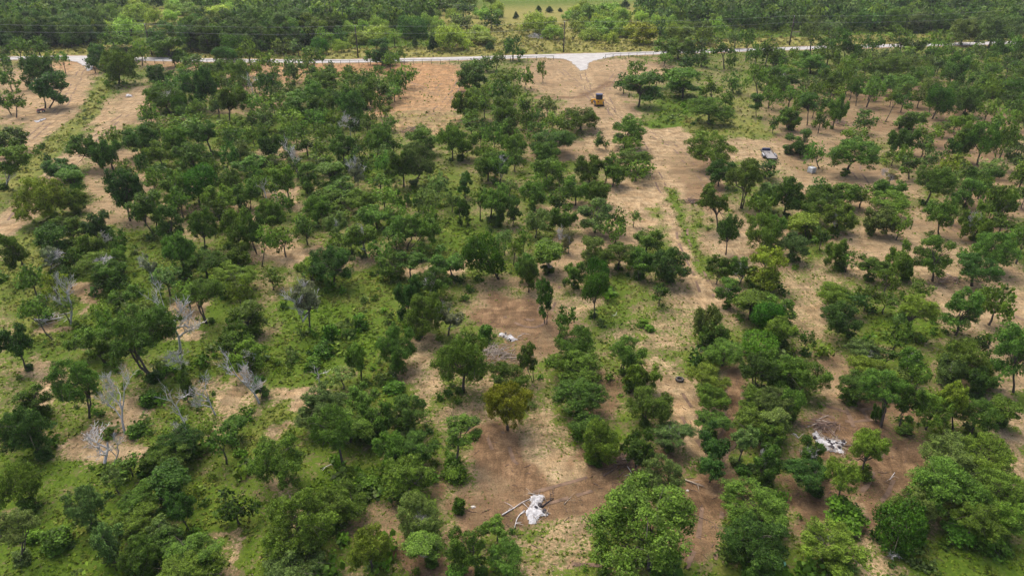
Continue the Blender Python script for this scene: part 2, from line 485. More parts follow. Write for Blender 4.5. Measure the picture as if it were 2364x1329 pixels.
    gf = mrange(gf, 0.40, 0.72)
    col = mix(gf, soil, grass)
    L(col, p.inputs['Base Color'])
    p.inputs['Roughness'].default_value = 0.95
    p.inputs['Specular IOR Level'].default_value = 0.1
    hgt = math_('ADD', math_('MULTIPLY', fine, 0.5), math_('ADD', math_('MULTIPLY', mid, 1.0), math_('MULTIPLY', streak1, 0.8)))
    bp = node(nt, 'ShaderNodeBump', Strength=0.7, Distance=0.14)
    L(hgt, bp.inputs['Height']); L(bp.outputs[0], p.inputs['Normal'])
    return m
M['ground'] = ground_material()

def build_ground():
    xs = list(np.arange(-110, 110.01, 0.7))
    s = 0.8; x = 110.0
    while x < 4200:
        x += s; xs.append(x); xs.insert(0, -x); s = min(s * 1.012 if x < 260 else s * 1.12, 260)
    ys = [-400, -250, -150, -90, -50, -20, 0, 10, 18, 24]; y = 27.0
    while y < 8000:
        ys.append(y)
        s = 0.45 if y < 70 else (0.45 + (y - 70) * 0.0042 if y < 330 else (y - 300) * 0.055)
        y += s
    X, Y = np.meshgrid(np.array(xs), np.array(ys))
    g, b, o, d = cover(X, Y)
    near = np.clip((600 - np.hypot(X, Y)) / 200, 0, 1)
    ry_ = np.abs(Y - road_y(X))
    Z = ground_z(X, Y) * near * np.clip((ry_ - 3) / 4, 0, 1)
    ny, nx = X.shape
    v = np.stack([X, Y, Z], -1).reshape(-1, 3)
    i = np.arange(ny * nx).reshape(ny, nx)
    f = np.stack([i[:-1, :-1], i[:-1, 1:], i[1:, 1:], i[1:, :-1]], -1).reshape(-1, 4)
    me = np_mesh('ground', v, f, M['ground'], smooth=True)
    ca = me.attributes.new('cover', 'FLOAT_COLOR', 'POINT')
    ca.data.foreach_set('color', np.stack([g, b, o, np.ones_like(g)], -1).astype(np.float32).ravel())
    da = me.attributes.new('dry', 'FLOAT', 'POINT')
    da.data.foreach_set('value', d.astype(np.float32).ravel())
    tag(link('ground', me), kind='structure')
build_ground()

# ------------------------------------------------------------------ gravel road and its two aprons
def gravel_material():
    m, nt, p = mat_new('white gravel')
    tc = node(nt, 'ShaderNodeTexCoord')
    n1 = node(nt, 'ShaderNodeTexNoise', Scale=0.5, Detail=7.0)
    n2 = node(nt, 'ShaderNodeTexNoise', Scale=9.0, Detail=4.0)
    for n in (n1, n2): nt.links.new(tc.outputs['Object'], n.inputs['Vector'])
    ad = node(nt, 'ShaderNodeMath', operation='MULTIPLY_ADD'); ad.inputs[1].default_value = 0.6
    nt.links.new(n1.outputs['Fac'], ad.inputs[0]); 
    ml = node(nt, 'ShaderNodeMath', operation='MULTIPLY'); ml.inputs[1].default_value = 0.4
    nt.links.new(n2.outputs['Fac'], ml.inputs[0]); nt.links.new(ml.outputs[0], ad.inputs[2])
    cr = node(nt, 'ShaderNodeValToRGB')
    cr.color_ramp.elements[0].position = 0.35; cr.color_ramp.elements[0].color = (0.27, 0.26, 0.245, 1)
    cr.color_ramp.elements[1].position = 0.62; cr.color_ramp.elements[1].color = (0.41, 0.40, 0.385, 1)
    nt.links.new(ad.outputs[0], cr.inputs[0]); nt.links.new(cr.outputs[0], p.inputs['Base Color'])
    b = node(nt, 'ShaderNodeBump', Strength=0.4, Distance=0.06)
    nt.links.new(n2.outputs['Fac'], b.inputs['Height']); nt.links.new(b.outputs[0], p.inputs['Normal'])
    p.inputs['Roughness'].default_value = 0.95
    return m
M['gravel'] = gravel_material()

def build_road():
    xs = np.arange(-330, 330, 1.5)
    w = 3.1
    v, f = [], []
    yc = road_y(xs)
    yc = np.convolve(np.pad(yc, 8, mode='edge'), np.ones(17) / 17, mode='valid')
    dy = np.gradient(yc, xs)
    for k, x in enumerate(xs):
        n = np.array([-dy[k], 1.0]); n /= np.linalg.norm(n)
        for s in (-1, -0.45, 0, 0.45, 1):
            e = w + (0.35 * (random.random() - 0.5) if abs(s) == 1 else 0)
            v.append((x + n[0] * s * e, yc[k] + n[1] * s * e, 0.045 + 0.03 * (1 - s * s)))
    for k in range(len(xs) - 1):
        for j in range(4):
            a = k * 5 + j
            f.append((a, a + 5, a + 6, a + 1))
    o = link('gravel_road', np_mesh('gravel_road', v, f, M['gravel'], True))
    tag(o, kind='structure')
def poly_sheet(name, pts, z, mat, step=0.6, dome=0.0, jitter=0.3, seed=1, edge=0.7):
    """grid cells whose middles lie inside a wobbly outline, domed towards the middle"""
    P = [tuple(p[:2]) for p in pts]
    xs = [p[0] for p in P]; ys = [p[1] for p in P]
    gx = np.arange(min(xs) - step, max(xs) + step, step); gy = np.arange(min(ys) - step, max(ys) + step, step)
    X, Y = np.meshgrid(gx, gy)
    def inside(x, y):
        c = np.zeros(x.shape, bool)
        for (x0, y0), (x1, y1) in zip(P, P[1:] + P[:1]):
            c ^= ((y0 > y) != (y1 > y)) & (x < (x1 - x0) * (y - y0) / (y1 - y0 + 1e-12) + x0)
        return c
    r = np.random.default_rng(seed)
    Xj = X + r.uniform(-.3, .3, X.shape) * step; Yj = Y + r.uniform(-.3, .3, Y.shape) * step
    cx = (X[:-1, :-1] + X[1:, 1:]) / 2; cy = (Y[:-1, :-1] + Y[1:, 1:]) / 2
    nx_ = (fbm(cx / 1.1, cy / 1.1, seed) - .5) * jitter * 3; ny_ = (fbm(cx / 1.1, cy / 1.1, seed + 5) - .5) * jitter * 3
    ins = inside(cx + nx_, cy + ny_)
    dd = seg_dist(Xj, Yj, P + P[:1])
    inn = inside(Xj, Yj)
    Z = np.where(inn, z + dome * np.minimum(1, dd / edge) * (0.6 + 0.8 * fbm(X / .5, Y / .5, seed + 9)), z)
    i = np.arange(X.size).reshape(X.shape)
    f = np.stack([i[:-1, :-1], i[:-1, 1:], i[1:, 1:], i[1:, :-1]], -1)[ins]
    used, inv = np.unique(f.ravel(), return_inverse=True)
    v = np.stack([Xj, Yj, Z], -1).reshape(-1, 3)[used]
    return link(name, np_mesh(name, v, inv.reshape(-1, 4).astype(np.int32), mat, True))
build_road()
ap = poly_sheet('gravel_driveway', [at(u, v) for u, v in [(1262,128),(1440,123),(1415,131.5),(1370,141),(1359,146),(1355,161),(1341,164),(1331,155),(1318,143),(1300,136.5),(1262,135)]], 0.085, M['gravel'], 0.5, 0.02)
tag(ap, kind='structure')
ap = poly_sheet('gravel_driveway', [at(u, v) for u, v in [(120,130.5),(300,135),(260,141),(215,147),(212,162),(203,165),(196,154),(180,145),(150,137.5)]], 0.085, M['gravel'], 0.5, 0.02, seed=4)
tag(ap, kind='structure')

# ------------------------------------------------------------------ wheel and crawler tracks pressed into the soil
M['rut'] = plain('pressed soil', (0.140, 0.090, 0.058), 0.95, var=0.5, scale=1.3, bump=0.4)
TRACKS = [[(1342,168),(1360,210),(1400,240),(1440,290),(1480,330),(1510,390),(1540,450)],[(1412,190),(1350,222),(1265,233)],[(1425,168),(1398,205),(1412,262),(1470,300)],
 [(1490,302),(1560,342),(1620,402),(1645,445)],[(1290,160),(1330,190),(1372,232)],[(1240,1152),(1350,1122),(1450,1092)],[(1642,1175),(1640,1260),(1615,1325)],
 [(1690,900),(1692,1000),(1640,1080)],[(1870,935),(1960,962),(2060,950)],[(2072,1040),(2030,1130),(1955,1200)],[(1132,1000),(1172,1070),(1222,1110)],
 [(1250,1318),(1400,1326)],[(1068,180),(1030,240),(955,285)],[(900,170),(1000,215),(1050,172)],[(190,160),(150,240),(55,335)],[(300,255),(190,345),(100,435),(25,515)],
 [(1160,720),(1230,760),(1290,650)],[(1560,905),(1600,985),(1655,1062)],[(1950,320),(1990,420),(2060,520)],[(2120,480),(2260,560),(2364,600)],[(2250,700),(2364,745)],
 [(1570,520),(1605,620),(1640,700)],[(1720,345),(1620,335),(1520,330)],[(1920,870),(1955,930),(1990,990)]]
def build_tracks():
    r = np.random.default_rng(41)
    V, F = [], []
    for tr in TRACKS:
        W = np.array([at(u, v)[:2] for u, v in tr])
        t = np.concatenate([[0], np.cumsum(np.linalg.norm(np.diff(W, axis=0), axis=1))])
        s_ = np.arange(0, t[-1], .4)
        X = np.interp(s_, t, W[:, 0]); Y = np.interp(s_, t, W[:, 1])
        k = np.ones(15) / 15
        if len(X) > 40:
            X = np.convolve(np.pad(X, 7, mode='edge'), k, 'valid'); Y = np.convolve(np.pad(Y, 7, mode='edge'), k, 'valid')
        X = X + (vnoise(s_ / 6, s_ * 0 + tr[0][0]) - .5) * .8
        D = np.stack([np.gradient(X), np.gradient(Y)], 1); D /= np.linalg.norm(D, axis=1, keepdims=True); N = np.stack([-D[:, 1], D[:, 0]], 1)
        for side in (-.85, .85):
            on = vnoise(s_ / 1.6 + side * 40, s_ * 0 + tr[0][1]) > .46
            hw = .13 + .12 * vnoise(s_ / .9, s_ * 0 + side * 9)
            for i in range(len(s_) - 1):
                if not (on[i] and on[i + 1]): continue
                b = len(V)
                for j in (i, i + 1):
                    for sg in (-1, 1):
                        x, y = X[j] + N[j, 0] * (side + sg * hw[j]), Y[j] + N[j, 1] * (side + sg * hw[j])
                        V.append((x, y))
                F.append((b, b + 1, b + 3, b + 2))
    V = np.array(V); Z = ground_z(V[:, 0], V[:, 1]) + .03
    me = np_mesh('wheel_tracks', np.column_stack([V, Z]), np.array(F), M['rut'])
    tag(link('wheel_tracks', me), kind='structure')
build_tracks()

# ------------------------------------------------------------------ foliage prototypes (unit crowns)
def leaf_quads(P, N, size, r, aspect=1.25):
    """irregular bent leaf-spray quads at points P facing N"""
    n = len(P)
    T = r.normal(size=(n, 3)); T -= N * (T * N).sum(1, keepdims=True)
    T /= np.linalg.norm(T, axis=1, keepdims=True) + 1e-9
    B = np.cross(N, T)
    s = size * r.uniform(0.6, 1.35, (n, 1))
    a, b = T * s * aspect * 0.5, B * s * 0.5
    j = lambda: 1 + r.uniform(-.35, .35, (n, 1))
    bend = N * s * 0.25
    v = np.stack([P - a * j() + bend * r.uniform(-1, .2, (n, 1)), P - b * j(), P + a * j() + bend * r.uniform(-1, .2, (n, 1)), P + b * j()], 1)
    return v

def crown_mesh(name, seed, nlobes, nleaf, leaf, style='oak'):
    r = np.random.default_rng(seed)
    lobes = []
    if style == 'oak':
        heart = (np.array([0, 0, 0.05]), 0.50)
        gold = math.pi * (3 - math.sqrt(5)); ph = r.uniform(0, 6)
        for k in range(nlobes):
            z = 0.95 - 1.45 * (k + 0.5) / nlobes
            rad = math.sqrt(max(0.05, 1 - min(1, abs(z)) ** 2))
            t = ph + gold * k + r.uniform(-.5, .5)
            d = r.uniform(0.55, 0.80)
            if r.random() < 0.22: continue
            lobes.append((np.array([rad * math.cos(t) * d, rad * math.sin(t) * d, z * d * 0.95]), r.uniform(0.24, 0.44)))
        skew = r.uniform(-.22, .22, 2)
        lobes = [(c + np.array([skew[0] * c[2], skew[1] * c[2], 0]), q) for c, q in lobes]
        limbs = [heart] + lobes
        # every limb carries its own cushions of leaves
        lobes = [heart]
        for c, q in limbs[1:]:
            lobes.append((c, q * 0.66))
            for _ in range(8):
                dd = r.normal(size=3); dd /= np.linalg.norm(dd); dd[2] = abs(dd[2]) * .9 if r.random() < .75 else dd[2]
                if np.dot(dd, c) < -0.05: dd[:2] *= -1
                lobes.append((c + dd * q * r.uniform(.75, 1.18), q * r.uniform(.26, .46)))
    elif style == 'open':          # gappy crown of separate limbs
        for k in range(nlobes):
            t = k * 2.4 + r.uniform(-.4, .4); z = r.uniform(-0.7, 0.8)
            d = r.uniform(0.3, 0.78) * math.sqrt(max(0.15, 1 - z * z))
            lobes.append((np.array([d * math.cos(t), d * math.sin(t), z]), r.uniform(0.18, 0.31)))
    elif style == 'dense':         # dense upright rounded crown
        lobes.append((np.array([0, 0, 0]), 0.75))
        for k in range(nlobes):
            t = k * 2.4; z = r.uniform(-0.7, 0.6); d = 0.5 * math.sqrt(max(0.1, 1 - z * z))
            lobes.append((np.array([d * math.cos(t), d * math.sin(t), z]), r.uniform(0.3, 0.45)))
    elif style == 'cone':
        for k in range(nlobes):
            z = -0.85 + 1.7 * k / (nlobes - 1); t = k * 2.4; w = 0.62 * (1 - (z + 0.85) / 1.9)
            lobes.append((np.array([w * math.cos(t) * .7, w * math.sin(t) * .7, z]), 0.18 + 0.42 * (1 - (z + 0.9) / 1.9)))
    elif style == 'umbrella':      # mesquite: flat airy layers
        for k in range(nlobes):
            t = k * 2.4 + r.uniform(-.3, .3); d = 0.8 * math.sqrt((k + .5) / nlobes)
            lobes.append((np.array([d * math.cos(t), d * math.sin(t), 0.45 - 0.75 * d * d + r.uniform(-.3, .2)]), r.uniform(0.24, 0.40)))
    C = np.array([l[0] for l in lobes]); R = np.array([l[1] for l in lobes])
    wgt = R ** 2; wgt /= wgt.sum()
    per = 7
    ns = nleaf // per * 5
    li = r.choice(len(R), ns, p=wgt)
    D = r.normal(size=(ns, 3)); D /= np.linalg.norm(D, axis=1, keepdims=True)
    if style != 'umbrella': D[:, 2] = np.where(D[:, 2] < -0.35, D[:, 2] * 0.4, D[:, 2])
    D /= np.linalg.norm(D, axis=1, keepdims=True)
    rr = R[li] * (1 - 0.34 * r.random(ns) ** 1.6)
    if style == 'umbrella': rr = R[li] * r.random(ns) ** 0.5
    lump = 0.82 + 0.36 * fbm(D[:, 0] * 2.6 + li * 3.1 + 40, (D[:, 1] + D[:, 2] * 1.7) * 2.6 + 40, seed)
    P = C[li] + D * (rr * lump)[:, None] * np.array([1, 1, 0.85])
    keep = np.ones(ns, bool)
    for k in range(len(R)):
        if style != 'umbrella':
            keep &= ~((np.linalg.norm(P - C[k], axis=1) < R[k] * 0.62) & (li != k))
    P, D, li = P[keep][: nleaf // per], D[keep][: nleaf // per], li[keep][: nleaf // per]
    ns = len(P)
    tone_s = np.clip(r.normal(0.42, 0.25, ns) + r.normal(0, 0.13, len(R))[li], 0, 1)
    sp = leaf * 1.5
    off = r.normal(size=(ns, per, 3)) * sp * np.array([0.6, 0.6, 0.42])
    if style in ('dense', 'cone'): off = r.normal(size=(ns, per, 3)) * sp * np.array([0.4, 0.4, 0.9])
    PP = (P[:, None] + off).reshape(-1, 3)
    NN = (D[:, None] * 0.65 + r.normal(size=(ns, per, 3)) * 0.5 + np.array([0, 0, 0.5])).reshape(-1, 3)
    if style in ('dense', 'cone'): NN[:, 2] *= 0.5
    NN /= np.linalg.norm(NN, axis=1, keepdims=True) + 1e-9
    v = leaf_quads(PP, NN, leaf, r)
    tone = np.clip(np.repeat(tone_s, per) + r.normal(0, 0.12, len(PP)), 0, 1)
    ext = np.percentile(np.abs(PP), 99.3, axis=0); ext = np.array([max(ext[0], ext[1])] * 2 + [ext[2]])
    v = v / ext
    zc = np.percentile(v[..., 2], [0.5, 99.5]).mean(); v[..., 2] -= zc
    n = len(v)
    if style == 'oak':
        C = np.array([l[0] for l in limbs]); R = np.array([l[1] for l in limbs])
    me = np_mesh(name, v.reshape(-1, 3), np.arange(n * 4).reshape(n, 4), M['leaf'])
    ta = me.attributes.new('tone', 'FLOAT', 'FACE')
    ta.data.foreach_set('value', tone.astype(np.float32))
    return me, (C / ext) - np.array([0, 0, zc]), R

def limb_path(p0, p1, r, wob=0.06, n=4):
    p0, p1 = np.array(p0, float), np.array(p1, float)
    L = np.linalg.norm(p1 - p0)
    out = [p0]
    for k in range(1, n):
        t = k / n
        q = p0 + (p1 - p0) * t + r.normal(size=3) * wob * L * math.sin(math.pi * t)
        q[2] += 0.10 * L * math.sin(math.pi * t) * (1 if p1[2] > p0[2] else -1)
        out.append(q)
    out.append(p1)
    return out

def trunk_mesh(name, seed, C, R, zr=0.55, tr=0.05, n=7, mat='bark', stems=1):
    """unit trunk: foot at z=0, crown centre at z=1, limbs reaching the lobes (zr = crown half height / centre height)"""
    r = np.random.default_rng(seed + 500)
    mb = MB()
    order = np.argsort(-R)[: min(len(R), 11)]
    for s in range(stems):
        a = r.uniform(0, 6.28); sp = 0.0 if stems == 1 else 0.10
        foot = np.array([math.cos(a) * sp, math.sin(a) * sp, -0.03])
        fork = foot * (1 if stems == 1 else 3.2) + np.array([r.normal() * 0.05, r.normal() * 0.05, 0.52]); fork[2] = r.uniform(0.45, 0.6)
        tp = limb_path(foot, fork, r, 0.05, 3)
        k = 1.0 if stems == 1 else 0.72
        mb.tube(tp, [tr * 1.45 * k, tr * k, tr * 0.92 * k, tr * 0.85 * k], n)
        mine = order[s::stems]
        for q in mine:
            tgt = np.array([C[q][0], C[q][1], 1 + C[q][2] * zr]) 
            st = fork + np.array([0, 0, r.uniform(-0.05, 0.02)])
            pth = limb_path(st, st + (tgt - st) * 0.95, r, 0.09, 4)
            mb.tube(pth, [tr * 0.55 * k, tr * 0.45, tr * 0.34, tr * 0.24, tr * 0.10], 5, cap=False)
            for _ in range(2):
                e = tgt + r.normal(size=3) * R[q] * np.array([.8, .8, .4])
                mb.tube(limb_path(pth[2], e, r, .08, 2), [tr * .26, tr * .18, tr * .06], 4, cap=False)
    return mb.mesh(name, M[mat], True)

def proto(style, seed, nl, nleaf, leaf, zr=0.55, tr=0.05, stems=1):
    me, C, R = crown_mesh('crown', seed, nl, nleaf, leaf, style)
    tm = trunk_mesh('trunk', seed, C, R, zr, tr, stems=stems)
    return me, tm

PROTO = {
 'oak':   [proto('oak', 11 + k, 9 + k % 5, 10500, 0.058, stems=(2 if k % 4 == 3 else 1)) for k in range(11)],
 'hioak': [proto('oak', 61 + k, 13 + 2 * k, 27000, 0.034, stems=(2 if k == 1 else 1)) for k in range(5)],
 'open':  [proto('open', 31 + k, 15 + k, 6500, 0.066, stems=(2 if k == 2 else 1)) for k in range(5)],
 'hiopen':[proto('open', 81 + k, 20 + k, 15000, 0.042) for k in range(2)],
 'dense': [proto('dense', 41 + k, 14, 11000, 0.048) for k in range(3)],
 'cone':  [proto('cone', 45 + k, 12, 4000, 0.085) for k in range(2)],
 'mesq':  [proto('umbrella', 51 + k, 16, 6000, 0.055, zr=0.8, tr=0.03, stems=2) for k in range(4)],
 'shrub': [proto('open', 71 + k, 15 + k, 3600, 0.12, zr=0.9, tr=0.03) for k in range(3)],
}

def dead_mesh(seed, main=3, spread=0.55, fine=True, lean=0.0):
    """bare tree of unit height"""
    r = np.random.default_rng(seed)
    mb = MB()
    br = MB()
    def grow(p, d, L, rad, depth, m):
        n = 4; pts = [p]; dd = d.copy()
        for k in range(n):
            dd = dd + r.normal(size=3) * 0.16; dd[2] += 0.05; dd /= np.linalg.norm(dd)
            pts.append(pts[-1] + dd * L / n)
        m.tube(pts, list(np.linspace(rad, rad * 0.45, n + 1)), 5 if depth < 2 else 3, cap=False)
        if depth >= (4 if fine else 3): return
        kids = main if depth == 0 else r.integers(3, 5) + (1 if depth > 1 else 0)
        for k in range(kids):
            i = r.integers(2, n + 1)
            t = r.uniform(0, 6.28)
            nd = dd * 0.55 + np.array([math.cos(t), math.sin(t), r.uniform(-0.15, 0.6)]) * spread * 1.2
            nd /= np.linalg.norm(nd)
            grow(pts[i], nd, L * r.uniform(0.5, 0.78), max(rad * 0.52, .0042), depth + 1, br)
    grow(np.array([0, 0, -0.03]), np.array([lean, 0, 1.0]), 0.5, 0.033, 0, mb)
    zmax = max(v[2] for v in br.v)
    for m in (mb, br): m.v = [(x / zmax, y / zmax, z / zmax if z > 0 else z) for x, y, z in m.v]
    bv = np.array(br.v); ext = np.percentile(np.hypot(bv[:, 0], bv[:, 1]), 93)
    return mb.mesh('trunk', M['deadwood'], True), br.mesh('branches', M['deadwood'], True), ext
DEAD = [dead_mesh(3, 4, 0.6), dead_mesh(8, 3, 0.5), dead_mesh(15, 5, 0.8), dead_mesh(22, 4, 0.7), dead_mesh(30, 3, 0.45, fine=False)]

